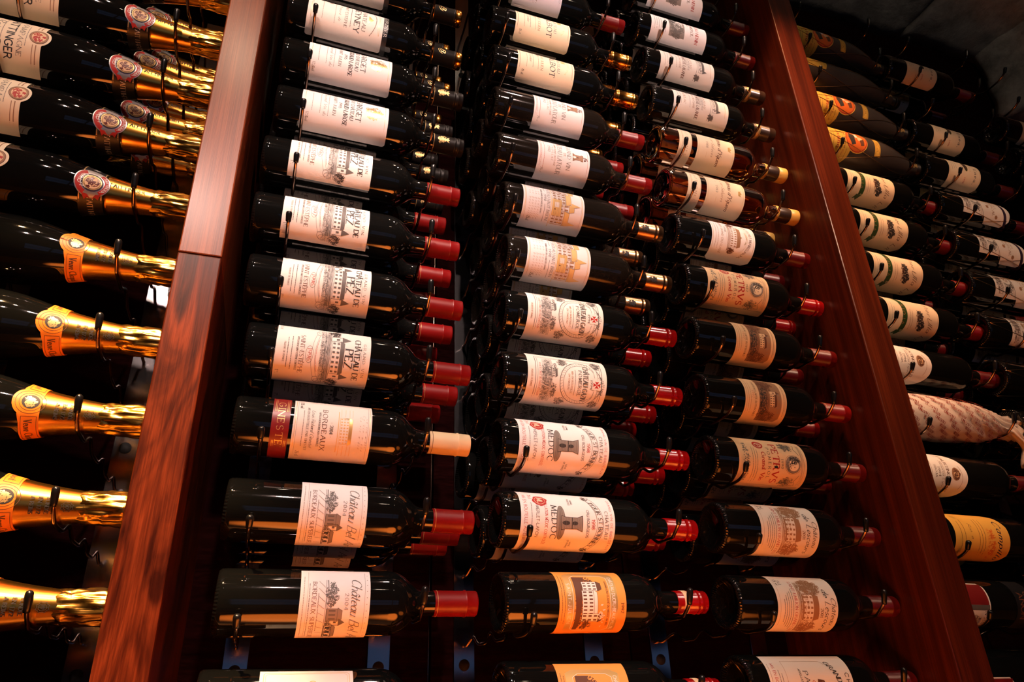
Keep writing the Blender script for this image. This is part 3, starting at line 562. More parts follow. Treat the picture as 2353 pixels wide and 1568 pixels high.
def D_lafite():
    c = Canvas(112, 78); c.frame(3, .4, 'ink_tan'); c.dashes(6.5, 84, 1.2, col='ink_tan'); c.dashes(10.5, 60, 1.2, col='ink_tan'); c.text('1997', 13, 3.4, 14, x=-6, col='ink_red', wt=.7)
    c.text('CHATEAU LAFITE ROTHSCHILD', 18, 3.2, 70, style='serif', col='ink_brown')
    c.poly([(-46, 26), (44, 26), (44, 62), (36, 68), (-40, 68), (-46, 60)], 'ink_tan'); c.hatch(-44, 27, 44, 44, 12, .8, 'ink_brown', .9, 3); c.scrib(-30, 42, 12, 12, 120, .8, 'ink_brown', 4); c.scrib(32, 42, 10, 14, 140, .8, 'ink_brown', 5); c.scrib(4, 34, 26, 6, 120, .7, 'ink', 6)
    c.house(-12, 46, 26, 9, 2, 6, 'ink_brown', 'ink_brown', 4, 'paper_tan'); c.spire(-12, 46, 6, 12, 7, 'ink_brown', 'ink_brown', 'paper_tan'); c.scrib(0, 62, 34, 4, 30, .5, 'ink_light', 8); c.dashes(72.5, 60, 1.6, col='ink_tan')
    return [('label', 'paper_tan', Canvas.rr(-56, 0, 56, 78, 0), c, 0)]
def D_lescours():
    c = Canvas(112, 102); c.line([(-55, 5), (55, 5)], .3, 'ink_tan'); c.text('12% vol', 7, 4, 13, x=-44, col='ink_grey'); c.text('75cl', 12, 4.4, 10, x=-44, col='ink_grey')
    c.text('SAINT-EMILION GRAND CRU', 29, 4.6, 92, col='ink_red', wt=.8)
    for y, L in ((12, 36), (15.5, 48), (19, 56), (22.5, 60), (26, 70)): c.dashes(y, L, 1.6, col='ink_grey', x=4)
    c.hatch(-44, 36, 44, 42, 6, .6, 'ink_tan', .6, 2); c.house(-22, 42, 40, 18, 3, 5, 'ink_tan', 'ink_tan', 9, 'paper'); c.rect(-22, 42, 18, 44, 'ink_tan'); c.scrib(-36, 60, 13, 16, 200, .8, 'ink_tan', 3); c.scrib(34, 54, 12, 13, 150, .8, 'ink_tan', 4); c.scrib(0, 46, 40, 6, 90, .5, 'ink_tan', 5); c.poly([(-2, 60), (16, 60), (7, 70)], 'ink_tan')
    c.text('2001', 72, 4.6, 14, x=6, col='ink_brown'); c.text('de Lescours', 80, 9, 72, x=4, style='script', wt=1.1); c.text('Château', 91, 7.6, 44, x=4, style='script', wt=1.1)
    return [('label', 'paper', Canvas.rr(-56, 0, 56, 102, 0), c, 0)]
def D_puy():
    c = Canvas(112, 134); c.dashes(4, 90, 1.4, col='ink_tan'); c.text('MIS EN BOUTEILLE AU CHATEAU', 9, 4, 92, style='sans', col='ink_red', wt=.9); c.dashes(17, 70, 1.6, col='ink_grey'); c.dashes(21, 60, 1.6, col='ink_grey'); c.line([(-50, 28), (-50, 90), (-44, 96)], .4, 'ink_tan'); c.line([(-50, 28), (50, 28)], .4, 'ink_tan')
    c.text('1998', 40, 6, 22, x=14, col='ink_red'); c.text('APPELLATION PAUILLAC CONTROLEE', 49, 3, 74, style='sans', col='ink_grey'); c.text('PAUILLAC', 56, 7, 66, col='ink_grey'); c.text('CRU CLASSÉ', 67, 4, 40, style='sans', col='ink_red')
    c.poly([(-22, 76), (-8, 74), (-2, 84), (8, 80), (12, 76), (16, 78), (12, 90), (4, 96), (-2, 92), (-10, 98), (-16, 96), (-12, 88), (-20, 86)], 'ink_brown'); c.scrib(-4, 86, 14, 9, 40, 1, 'gold_print', 3); c.disc(26, 86, 9, 9, 'paper_tan'); c.scrib(26, 86, 8, 8, 40, .9, 'ink_brown', 4)
    c.text('GRAND-PUY-DUCASSE', 110, 7.4, 96, style='serif', bend=-14, col='ink'); c.text('CHATEAU', 123, 6, 60, style='sans', col='ink', wt=.9)
    return [('label', 'paper', Canvas.rr(-56, 0, 56, 134, 0), c, 0)]
def D_faustino():
    c = Canvas(112, 116); c.frame(4, .5, 'ink_brown', 8); c.text('Faustino I', 34, 9, 72, style='serif', col='ink_red', wt=1.2)
    for y, L in ((12, 60), (18, 66), (24, 56), (48, 44)): c.dashes(y, L, 1.4, col='ink_brown')
    c.text('Gran Reserva', 52, 4.6, 46, style='serif', col='ink_brown'); c.text('Rioja', 50, 4, 18, x=36, style='serif', col='ink_red'); c.dashes(60, 26, 1.4, x=36, col='ink_brown')
    c.disc(-2, 84, 28, 28, 'ink_red'); c.disc(-2, 84, 26, 26, 'ink_orange'); c.poly([(-22, 70), (-6, 64), (12, 72), (8, 82), (-4, 80), (-14, 82)], 'ink'); c.poly([(-20, 80), (-8, 82), (-10, 90), (-20, 88)], 'ink_white'); c.disc(-6, 94, 6, 7, 'paper_tan'); c.poly([(-2, 92), (10, 96), (8, 104), (-8, 104)], 'ink_brown')
    o = Canvas.rr(-56, 0, 56, 70, 6)[:5] + [(56, 62), (40, 68)] + [(-2 + 30*math.cos(math.radians(a)), 84 + 30*math.sin(math.radians(a))) for a in range(-28, 210, 17)] + [(-40, 68), (-56, 62)] + Canvas.rr(-56, 0, 56, 70, 6)[15:]
    n = Canvas(46, 15); n.frame(1.5, .4, 'ink_brown'); n.text('RIOJA', 5, 4.6, 24, col='ink_brown'); n.dashes(12, 34, 1.2, col='ink_brown'); n.dashes(3, 34, 1.2, col='ink_brown')
    return [('label', 'paper_yellow', o, c, 0), ('shoulder_label', 'paper_yellow', Canvas.rr(-23, 0, 23, 15, 2), n, 134)]
def D_villa():
    c = Canvas(108, 122); c.frame(3, .5, 'gold_print', 0)
    c.text('75 cl', 16, 3.6, 10, x=38, col='ink_tan'); c.dashes(10, 60, 1.4, col='ink_light'); c.dashes(15, 40, 1.4, col='ink_light')
    c.line([(x, 35 + 5*(1-(x/40)**2)) for x in range(-40, 27, 4)], 11, 'ink_green'); c.poly([(24, 30), (36, 24), (33, 30), (38, 34), (26, 42)], 'ink_green'); c.poly([(-38, 28), (-48, 24), (-45, 31), (-50, 36), (-38, 40)], 'ink_green'); c.text('RIOJA', 34, 6, 40, x=-8, style='serif', col='ink_tan')
    for y, L in ((53, 40), (58, 34)): c.dashes(y, L, 1.3, col='ink_tan')
    c.scrib(-8, 76, 10, 7, 90, 1, 'ink', 3); c.scrib(10, 80, 9, 7, 90, 1, 'ink', 4); c.line([(-20, 70), (0, 74), (16, 70)], .8, 'ink'); c.scrib(0, 72, 16, 3, 40, .8, 'ink_brown', 6)
    c.text('Pier', 94, 9, 26, x=-26, style='script', col='ink_brown'); c.text('Ulla L', 98, 10, 44, x=14, style='script', col='ink_brown', bend=-6); c.text('R', 88, 9, x=42, style='script', col='ink_brown')
    o = [(-54, 0), (54, 0), (54, 106), (40, 118), (20, 122), (-20, 122), (-40, 118), (-54, 106)]
    c2 = Canvas(108, 122); c2.tris = {k: v for k, v in c.tris.items()}
    return [('label', 'paper_cream', o, c2, 0)]
def D_autor():
    c = Canvas(96, 92); c.text('FAUSTINO - AUTOR', 46, 6, 80, style='serif', col='ink_brown', bend=-2); c.text('Reserva Especial', 36, 5, 56, style='script', col='ink_brown'); c.dashes(41, 50, 1.4, col='ink_tan'); c.text('1994', 28, 4.6, 16, x=-8, col='ink_brown'); c.text('RIOJA', 21, 4, 20, x=-8, col='ink_brown')
    for y, L in ((9, 60), (14, 66)): c.dashes(y, L, 1.4, col='ink_tan')
    c.disc(-6, 66, 11, 9, 'ink_tan'); c.disc(-5, 66.5, 5, 5.4, 'paper_tan'); c.scrib(-6, 68, 9, 7, 40, 1, 'ink_brown', 3); c.dashes(80, 40, 1.4, col='ink_tan', bend=-6)
    o = [(-48, 0), (48, 0), (48, 44)] + [(48*math.cos(math.radians(a)), 44 + 48*math.sin(math.radians(a))) for a in range(10, 180, 10)] + [(-48, 44)]
    return [('label', 'paper', o, c, 0)]
def D_campillo():
    c = Canvas(112, 118)
    for y, L in ((14, 60), (22, 66), (52, 70), (58, 74), (64, 70)): c.dashes(y, L, 1.5, col='ink_brown')
    c.text('Rioja', 34, 6, 24, style='script', x=-14, col='ink_brown'); c.scrib(10, 80, 30, 6, 90, .9, 'ink_orange', 3); c.text('RESERVA', 70, 4, 36, col='ink_orange'); c.text('Campillo', 94, 11, 70, style='script', col='ink_navy', wt=1.5)
    o = [(-56, 0), (56, 0), (56, 96), (44, 110), (24, 118), (-24, 118), (-44, 110), (-56, 96)]
    return [('label', 'paper_gold', o, c, 0)]
def D_cerro():
    c = Canvas(70, 52); c.rect(-33, 4, 0, 49, 'paper_red'); c.rect(0, 2, 8, 50, 'ink_grey'); c.text('N 2511', 40, 5, 22, x=21, col='ink'); c.scrib(22, 20, 9, 14, 50, .8, 'ink_light', 3)
    b = Canvas(70, 36); b.text('CERRO', 22, 10, 44, style='sans', col='ink_brown'); b.text('AÑON', 8, 10, 40, style='sans', col='ink_brown')
    return [('label', 'paper', [(-35, 0), (35, 0), (35, 44), (28, 52), (-28, 52), (-35, 44)], c, 0), ('front_label', 'paper_black', Canvas.rr(-46, 0, 46, 36, 2), b, 108)]
def D_enea():
    c = Canvas(104, 95); c.frame(3, .6, 'gold_print', 0)
    for y, L in ((10, 50), (16, 44), (22, 40)): c.dashes(y, L, 1.3, col='ink_light', x=-18)
    c.disc(-16, 52, 20, 6.4, 'ink_green'); c.disc(-16, 52, 18, 5, 'ink_brown'); c.scrib(-16, 52, 17, 5, 60, .8, 'ink', 3); c.text('1996', 46, 4, 14, x=26, col='ink_red'); c.dashes(28, 14, 1.4, x=30, col='ink_red'); c.text('RESERVA', 64, 3, 34, x=-14, col='gold_print', bend=-3); c.text('ly Enea.', 76, 8, 58, style='serif', col='ink_grey', bend=-3)
    return [('label', 'paper_cream', [(-52, 0), (52, 0), (52, 84), (40, 92), (20, 95), (-20, 95), (-40, 92), (-52, 84)], c, 0)]
def D_riscal():
    c = Canvas(104, 142)
    c.scrib(-8, 14, 40, 8, 200, .6, 'ink_grey', 3); c.hatch(-44, 8, 30, 22, 5, .7, 'ink_brown', 1.5, 4); c.scrib(-8, 40, 34, 12, 220, .6, 'ink_grey', 5); c.disc(-10, 38, 16, 12, 'paper'); c.scrib(-10, 38, 10, 7, 40, .9, 'ink_tan', 6); c.line([(x, 62 - 10*(1-(x/40)**2)) for x in range(-42, 43, 4)], 1, 'ink_grey'); c.line([(x, 58 - 10*(1-(x/40)**2)) for x in range(-42, 43, 4)], .5, 'ink_tan')
    c.text('MARQUES', 94, 4, 40, col='ink_tan', x=-8); c.text('de RISCAL', 84, 6, 52, style='serif', col='ink_tan', x=4); c.text('RIOJA', 75, 5, 26, col='ink_tan', x=-6); c.disc(10, 72, 4.4, 4, 'ink_tan'); c.disc(32, 96, 4.4, 4, 'ink_tan')
    c.poly([(-52, 106), (52, 122), (52, 130), (-52, 114)], 'ink_navy'); c.line([(-50, 70), (-20, 104)], .4, 'ink_tan'); c.scrib(-30, 128, 18, 8, 60, .6, 'ink_tan', 8)
    o = [(-52, 0), (36, 0), (36, 62), (52, 66), (52, 116), (36, 136), (10, 142), (-40, 142), (-52, 136)]
    return [('label', 'paper', o, c, 0)]
DESIGN = {'meyney': D_meyney, 'sarget': D_sarget, 'pez96': lambda: D_pez('1996'), 'pez97': lambda: D_pez('1997'), 'ginestet': D_ginestet, 'belair': D_belair, 'chat': D_chat,
 'lagrange': D_lagrange, 'talbot': D_talbot, 'latour': D_latour, 'hautbrion': D_hautbrion, 'gazin': D_gazin, 'bonnet': D_bonnet, 'ducru': D_ducru, 'nenin': D_nenin, 'lalande': D_lalande,
 'yquem88': lambda: D_yquem('1988'), 'yquem83': lambda: D_yquem('1983'), 'margaux': D_margaux, 'petrus82': lambda: D_petrus('1982'), 'petrus90': lambda: D_petrus('1990', True), 'lafite': D_lafite,
 'lescours': D_lescours, 'puy': D_puy, 'faustino': D_faustino, 'villa': D_villa, 'autor': D_autor, 'campillo': D_campillo, 'cerro': D_cerro, 'enea': D_enea, 'riscal': D_riscal}
PARTNAME = lambda mat: {'f': 'foil_print', 'g': 'gilt_print'}.get(mat[0], 'lettering') if mat.startswith(('foil', 'gold')) else 'print'
LCACHE = {}
XS = {'bonnet': .82, 'gazin': .82, 'hautbrion': .86, 'latour': .84, 'lescours': .86, 'ducru': .86, 'petrus82': .86, 'petrus90': .86, 'lafite': .88, 'margaux': .88, 'sarget': .9, 'talbot': .88, 'nenin': .9, 'lalande': .88, 'puy': .88, 'yquem88': .84, 'yquem83': .84, 'belair': .94, 'ginestet': .92}
def label_meshes(key, prof, u0):
    k = (key, id(prof), round(u0, 4))
    if k not in LCACHE:
        out = []
        for nm, paper, outline, cv, dy in DESIGN[key]():
            rr = rad_at(prof, u0 + (dy + cv.H*.4) / 1000)
            me = sheet(nm, outline, paper, prof, u0 + dy / 1000, .00035, rr)
            pr = [(('lettering' if m.startswith('ink') else 'printed_ground' if m.startswith('paper') else 'gilt_print'), wrap('print', [tuple((q[0] * XS.get(key, 1), q[1]) for q in z[:3]) + (z[3],) for z in t], m, prof, u0 + dy / 1000, .00042, rr)) for i, (m, t) in enumerate(cv.tris.items())]
            out.append((nm, me, pr))
        LCACHE[k] = out
    return LCACHE[k]

# ------------------------------------------------------------------ the room
def struct(name, me, parent=None, **k): return obj(name, me, parent, kind='structure', **k)
YW = .268
struct('floor', box('floor', (-2.4, -3.4, -.05), (3.6, .4, 0), 'wood_floor'), label='dark wooden floor of the wine cellar', cat='floor')
pm('plaster', (.12, .085, .06), .8); pm('stone', (.3, .28, .26), .9)
st = MATS['stone']; N_, L_ = st.node_tree.nodes, st.node_tree.links
tc = N_.new('ShaderNodeTexCoord'); nz = N_.new('ShaderNodeTexNoise'); nz.inputs['Scale'].default_value = 9; nz.inputs['Detail'].default_value = 10; nz.inputs['Roughness'].default_value = .7
rp = N_.new('ShaderNodeValToRGB'); rp.color_ramp.elements[0].position = .35; rp.color_ramp.elements[0].color = (.16, .15, .135, 1); rp.color_ramp.elements[1].position = .7; rp.color_ramp.elements[1].color = (.5, .46, .41, 1)
bp = N_.new('ShaderNodeBump'); bp.inputs['Strength'].default_value = .8; bp.inputs['Distance'].default_value = .02
L_.new(tc.outputs['Object'], nz.inputs[0]); L_.new(nz.outputs[0], rp.inputs[0]); L_.new(rp.outputs[0], N_['Principled BSDF'].inputs['Base Color']); L_.new(nz.outputs[0], bp.inputs['Height']); L_.new(bp.outputs[0], N_['Principled BSDF'].inputs['Normal'])
wb = struct('wall_back', box('wall_back', (-2.4, YW + .014, 0), (3.6, YW + .1, ZO + 2.1), 'wood_back'), label='dark burgundy wooden wall behind the racks of bottles', cat='wall')
xs = [-2.4, -1.2, -.55, -.07, .315, .66, 1.0, 1.39, 1.75, 2.2, 3.6]
for a, b in zip(xs, xs[1:]): obj('panel', box('panel', (a + .0015, YW, .02), (b - .0015, YW + .014, ZO + 1.86), 'wood_back', .001), wb)
struct('wall_left', box('wall_left', (-2.5, -3.4, 0), (-2.4, .4, ZO + 2.1), 'plaster'), label='plain plaster wall at the left end of the cellar', cat='wall')
struct('wall_right', box('wall_right', (3.6, -3.4, 0), (3.7, .4, ZO + 2.1), 'plaster'), label='plain plaster wall at the right end of the cellar', cat='wall')
struct('wall_front', box('wall_front', (-2.4, -3.5, 0), (3.6, -3.4, ZO + 2.1), 'plaster'), label='plaster wall with a window facing the racks', cat='wall')
# stone ceiling: rough slab of blocks
def rock(name, a, b, seed, amp=.02, n=10):
    r = random.Random(seed); bm = bmesh.new(); bmesh.ops.create_cube(bm, size=1); bmesh.ops.subdivide_edges(bm, edges=bm.edges[:], cuts=n, use_grid_fill=True)
    from mathutils import noise
    for q in bm.verts:
        p = Vector([a[i] + (b[i]-a[i]) * (q.co[i] + .5) for i in range(3)]); d = noise.noise_vector(p * 5 + Vector((seed, 0, 0))) * amp + noise.noise_vector(p * 14) * amp * .5
        cx = Vector([(a[i]+b[i])/2 for i in range(3)]); k = max(abs(q.co.x), abs(q.co.y))
        q.co = p + d
    me = bpy.data.meshes.new(name); bm.to_mesh(me); bm.free(); me.materials.append(MATS['stone'])
    me.polygons.foreach_set('use_smooth', [True] * len(me.polygons)); return me
ce = struct('ceiling', box('ceiling', (-2.4, -3.4, ZO + 2.0), (3.6, .4, ZO + 2.1), 'stone'), label='rough grey stone vault above the racks', cat='ceiling')
x = -2.4; k = 0
while x < 3.6:
    wd = random.uniform(.5, .9)
    obj('stone', rock('stone', (x, -.75, ZO + 1.83), (min(x + wd, 3.6), YW + .02, ZO + 2.02), k, .022, 14), ce); x += wd - .01; k += 1
for k, (a, b) in enumerate((((2.24, -.02, ZO + 1.55), (2.62, YW, ZO + 1.86)), ((2.6, -.06, ZO + 1.42), (3.1, YW, ZO + 1.86)))): obj('stone', rock('stone', a, b, 20 + k, .03), ce)
# window on the far side
wf = struct('window_1', box('window_frame', (-.3, -3.42, .85), (3.3, -3.39, 1.95), 'wood_side'), label='wide low window of eight panes facing the racks', cat='window')
dl = bpy.data.materials.new('daylight'); dl.use_nodes = True; nt = dl.node_tree; nt.nodes.clear(); e = nt.nodes.new('ShaderNodeEmission'); e.inputs[0].default_value = (.32, .5, 1, 1); e.inputs[1].default_value = .16
nt.links.new(e.outputs[0], nt.nodes.new('ShaderNodeOutputMaterial').inputs[0]); MATS['daylight'] = dl
for k in range(4):
    for zz in (.90, 1.42): obj('pane', box('pane', (-.25 + k*.88, -3.40, zz), (.57 + k*.88, -3.386, zz + .48), 'daylight'), wf)
# ceiling spots, plus the added amber beams and uplight: a lamp can each
def emis(name, col, s):
    m = bpy.data.materials.new(name); m.use_nodes = True; nt = m.node_tree; nt.nodes.clear(); e = nt.nodes.new('ShaderNodeEmission'); e.inputs[0].default_value = (*col, 1); e.inputs[1].default_value = s
    nt.links.new(e.outputs[0], nt.nodes.new('ShaderNodeOutputMaterial').inputs[0]); MATS[name] = m; return name
emis('lamp_glow', (1, .78, .55), 60)
for i, (p, t, c) in enumerate(LAMP_POS):
    root = obj('ceiling_spot', None, None, (p[0], p[1], ZO + 2.0), label='small black ceiling spot lamp, number %s along the track from the left' % ['one', 'two', 'three', 'four', 'five', 'six', 'seven', 'eight', 'nine', 'ten', 'eleven (added amber beam)', 'twelve (added amber beam)', 'thirteen (added amber beam)', 'fourteen (added stone uplight)', 'fifteen', 'sixteen'][i], cat='spot lamp', group='ceiling spots')
    d = (Vector(t) - Vector(p)).normalized(); rot = d.to_track_quat('X', 'Z').to_euler()
    obj('lamp_can', lathe('lamp_can', [(-.07, .012), (-.06, .026), (.0, .032), (.012, .033), (.012, .030), (-.012, .028)], 'cap_black', 20, False), root, Vector(p) - Vector((p[0], p[1], ZO + 2.0)), rot)
    obj('bulb', lathe('bulb', [(-.022, .002), (-.020, .016), (-.014, .018), (-.012, .004)], 'lamp_glow', 16), root, Vector(p) - Vector((p[0], p[1], ZO + 2.0)), rot)
    obj('stem', tube('stem', [(0, 0, .0), (0, 0, p[2] - ZO - 1.98)], .006, 'cap_black'), root)
# unseen base cabinet, added so its amber-lit worktop bounces orange light onto the bottles
pm('worktop', (.55, .25, .09), .35)
ct = obj('bounce_cabinet', None, None, (.45, -.2, 0), label='unseen low wooden cabinet added under the racks to bounce amber light', cat='cabinet')
obj('worktop', box('worktop', (-2.0, -.42, 1.10), (2.2, .16, 1.14), 'worktop', .004), ct); obj('body', box('body', (-1.96, -.38, 0), (2.16, .16, 1.10), 'wood_side'), ct)
for k in range(7): obj('door', box('door', (-1.9 + k*.58, -.40, .1), (-1.36 + k*.58, -.38, 1.04), 'wood_lower', .003), ct)

# ------------------------------------------------------------------ uprights between the bays
def upright(name, x0, x1, label, joint=None):
    r = obj(name, None, None, ((x0 + x1) / 2, .1, 0), label=label, cat='upright'); hw = (x1 - x0) / 2
    if joint:
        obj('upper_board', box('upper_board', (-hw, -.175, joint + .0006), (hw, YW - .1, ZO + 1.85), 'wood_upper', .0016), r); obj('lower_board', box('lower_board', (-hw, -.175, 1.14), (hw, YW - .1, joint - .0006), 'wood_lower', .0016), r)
    else: obj('board', box('board', (-hw, -.175, 1.14), (hw, YW - .1, ZO + 1.85), 'wood_face', .0022), r)
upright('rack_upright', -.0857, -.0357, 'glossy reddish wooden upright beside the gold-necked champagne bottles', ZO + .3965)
upright('rack_upright', .978, 1.042, 'dark red wooden upright between the red wines and the grey frosted bottles')
# thin metal edge strips on the back wall
for xx in (.312,): obj('trim_1', box('trim', (xx - .0006, YW - .002, 1.2), (xx + .0006, YW, ZO + 1.84), 'peg_metal'), None, label='thin metal edge strip on the dark back wall', cat='trim', kind='structure')

# ------------------------------------------------------------------ peg rails
def peg_pts(kind, sp=.0825, dz=0):
    b = -.0390 if kind == 'body' else -.0210
    pts = [(YW - .003, b + .004), (YW - .02, b + .002)]
    y = 2 * sp + .045; pts += [(y, b + .012), (2*sp + .02, b + .001), (2*sp, b), (2*sp - .02, b + .001), (1.5*sp, b + .012), (sp + .02, b + .001), (sp, b), (sp - .02, b + .001), (.5*sp, b + .012), (.02, b + .001), (0, b), (-.018, b + .0005)]
    pts += [(-.030, b + .003), (-.040, b + .008)] if kind == 'body' else [(-.024, b + .003), (-.036, b + .012)]
    t0 = (-.0445, b + .012) if kind == 'body' else (-.041, b + .018); t1 = (-.0505, b + .0225) if kind == 'body' else (-.0465, b + .034)
    return [(0, y_, z_ + dz) for y_, z_ in smoothed(pts + [t0], 3)], (0, t0[0], t0[1] + dz), (0, t1[0], t1[1] + dz)
PEGM = {}
def peg_mesh(kind, sp, dz):
    k = (kind, sp, dz)
    if k not in PEGM:
        p, t0, t1 = peg_pts(kind, sp, dz); A, B = Vector(t0), Vector(t1); d = (B - A)
        tip = [A - d*.25, A - d*.2, A, A + d*.6, A + d*.85, A + d*.97, A + d*1.02]
        PEGM[k] = (tube('peg', p, .0023, 'peg_metal', 8), tube('rubber_tip', [tuple(q) for q in tip], [.0024, .0034, .0037, .0043, .0040, .0027, .0006], 'rubber', 12))
    return PEGM[k]
def rail(x, rows, kind, label, sp=.0825, dz=0):
    z0 = zrow(rows[-1]) - .2; z1 = zrow(rows[0]) + .12
    r = obj('peg_rail', None, None, (x, YW - .003, z0), label=label, cat='bottle rack', group='peg rails')
    obj('strip', box('strip', (-.0165, -.002, 0), (.0165, .0025, z1 - z0), 'steel', .0004), r)
    pmsh, tmsh = peg_mesh(kind, sp, dz); hm = tube('screw_hole', [(0, -.0028, 0), (0, -.0018, 0)], .0085, 'hole', 16)
    for rr in rows:
        p = obj('peg', pmsh, r, (0, -(YW - .003), zrow(rr) - z0)); obj('rubber_tip', tmsh, p)
    for k, rr in enumerate(rows):
        if k % 3 == 1: obj('screw_hole', hm, r, (0, 0, zrow(rr) - PITCH * .62 - z0))
ALL = list(range(-3, 12))
rail(.036, ALL, 'body', 'steel rail with pegs under the bottle bases nearest the glossy reddish upright')
rail(.236, ALL, 'neck', 'steel rail with pegs under the necks of the leftmost red wines')
rail(.368, ALL, 'body', 'steel rail with pegs under the bases of the middle column of red wines')
rail(.589, ALL, 'neck', 'steel rail with pegs under the necks of the middle column of red wines')
rail(.712, ALL, 'body', 'steel rail with pegs under the bases of the column beside the dark red upright')
rail(.914, ALL, 'neck', 'steel rail with pegs under the necks touching the dark red upright')
rail(-.158, ALL[3:], 'neck', 'steel rail with pegs under the golden necks of the champagne bottles', .0895, -.0066)
rail(-.355, ALL[3:], 'body', 'steel rail with pegs under the broad champagne bottle bodies', .0895, -.0067)
rail(1.106, ALL, 'body', 'steel rail with pegs in front of the grey frosted bottles and cream labels')
rail(1.322, ALL, 'neck', 'steel rail with pegs under the necks right of the frosted bottles')
rail(1.435, ALL, 'body', 'steel rail with pegs crossing the pale labels near the stone vault')
rail(1.645, ALL, 'neck', 'steel rail with pegs under the necks furthest right but one')
rail(1.765, ALL[:8], 'body', 'short steel rail with pegs at the far right edge')

# ------------------------------------------------------------------ bottles
COLX = {'A': 0, 'B': .344, 'C': .6703, 'D': -.408, 'E': 1.076, 'G': 1.36, 'H': 1.70}
CAPS = {  # colour, start, beads, extra bands (name, from, to, material)
 'red': ('cap_red', .246, (.285,), [('fillet', .249, .2496, 'gold_print')]), 'bright': ('cap_bright', .250, (.280, .288), []), 'redtag': ('cap_bright', .252, (.283, .289), [('tax_band', .262, .270, 'paper_tan')]),
 'dred': ('cap_darkred', .248, (.286,), []), 'black': ('cap_black', .248, (.284, .291), [('fillet', .2485, .2495, 'gold_print')]), 'blackgold': ('cap_black', .246, (.286,), [('gilt_end', .288, .3003, 'cap_gold'), ('fillet', .2465, .249, 'cap_gold')]),
 'gold': ('cap_gold', .248, (.254, .258, .286, .291), []), 'bronze': ('cap_bronze', .250, (.282, .289), []), 'cream': ('cap_cream', .244, (.283,), [('fillet', .2475, .2482, 'ink_brown')]),
 'brown': ('cap_brown', .246, (.284,), [('seal', .253, .262, 'gold_print')]), 'yquem': ('cap_brown', .246, (), [('gilt_end', .279, .3003, 'cap_yellow'), ('gilt_ring', .2455, .252, 'cap_yellow')]), 'waxred': ('cap_red', .262, (.288,), []), 'none': None}
PCAP = [(0, .015)] * 3 + [(.24, .0151), (.31, .0151)]
def crest(kind):
    c = Canvas(20, 40)
    if kind == 'black': c.scrib(0, 12, 6.5, 7, 46, .9, 'gold_print', 4); c.ring(0, 11, 4, 5, .7, 'gold_print'); c.poly([(-3.5, 20), (3.5, 20), (5, 24.5), (2, 22.5), (0, 25), (-2, 22.5), (-5, 24.5)], 'gold_print')
    elif kind == 'blackgold': c.text('B', 10, 9, x=-2, style='script', col='gold_print', wt=1.5); c.line([(-5, 8), (-2, 6), (3, 9), (5, 14)], .7, 'gold_print')
    elif kind == 'bronze': c.scrib(0, 13, 5, 7, 40, .8, 'ink', 5); c.house(-4, 7, 8, 8, 2, 3, 'ink', 'ink', 3)
    elif kind == 'red':
        for k in range(9): c.line([(-10 + k*2.4, 36.5), (-9 + k*2.4, 39)], .4, 'gold_print')
    col = list(c.tris)[0]; return wrap('crest', c.tris[col], col, PCAP, .25, .0005, .0151)
CREST = {k: crest(k) for k in ('black', 'blackgold', 'bronze')}
def make_bottle(col, row, kind, glass, cap, design, u0, th, label, dx=0, tilt=.02, dz=0, group=None, roll=0):
    rr = {'b': R, 'c': RC, 'f': .039}[kind]; prof = {'b': PB, 'c': PC, 'f': PF}[kind]
    root = obj('champagne_bottle' if kind == 'c' else 'wine_bottle', None, None, (COLX[col] + dx, 0, zrow(row) + dz), (0, tilt, 0), label=label, cat='bottle', group=group)
    obj('glass_body', glass_mesh(kind, glass), root)
    cp = CAPS[cap]
    if cp:
        cm = obj('capsule', cap_mesh((cap, 'm'), cp[1], .3002, .0150 if kind != 'f' else .0158, cp[0], cp[2]), root)
        if cap in CREST: obj('crest', CREST[cap], cm, rot=(math.radians(6 - th * .3), 0, 0))
        for nm, a, b, m in cp[3]:
            e = b > .3
            obj(nm, CAPM.setdefault((cap, nm), lathe(nm, ([(a, .0150), (a + .0003, .0156), (b - .002, .0156), (b, .014), (b, .004)] if e else [(a, .0149), (a + .0001, .01535), (b - .0001, .01535), (b, .0149)]), m, 32, e)), cm)
    if design:
        for nm, me, pr in label_meshes(design, prof, u0):
            lo = obj(nm, me, root, rot=(math.radians(-th), 0, 0))
            for pn, pme in pr: obj(pn, pme, lo)
    return root
FRONT = []
def B(col, row, cap, design, u0, u_dx, th, label, glass='glass', kind='b', tilt=.02, dz=0, group=None, layers=2):
    b = make_bottle(col, row, kind, glass, cap, design, u0 - u_dx, th, label, u_dx, tilt, dz, group); FRONT.append((b, label, layers, kind)); return b
gA, gB, gC = 'red wines in the column beside the glossy upright', 'red wines in the middle column', 'red wines in the column by the dark upright'
B('A', 0, 'blackgold', 'meyney', .024, -.008, -2, 'topmost black-capped bottle with cream label, cut by the upper picture edge', group=gA)
B('A', 1, 'blackgold', 'meyney', .024, -.008, -2, 'black-and-gold-capped bottle with cream label and black band reading ORDIER', group=gA, tilt=.04)
B('A', 2, 'black', 'sarget', .034, -.006, 2, 'upper of two bottles with gold-crested white labels', group=gA)
B('A', 3, 'black', 'sarget', .033, -.005, 0, 'lower of two bottles with gold-crested white labels', group=gA)
B('A', 4, 'red', 'pez96', .026, -.012, 12, 'topmost of four bottles with grey chateau engraving and PEZ lettering', group=gA)
B('A', 5, 'red', 'pez97', .027, -.013, 4, 'bottle with chateau engraving dated 1997, second of four PEZ labels', group=gA)
B('A', 6, 'red', 'pez96', .035, -.008, -9, 'third from top of four bottles with PEZ lettering', group=gA)
B('A', 7, 'red', 'pez96', .040, .003, -19, 'lowest of four bottles with chateau engraving and PEZ lettering', group=gA)
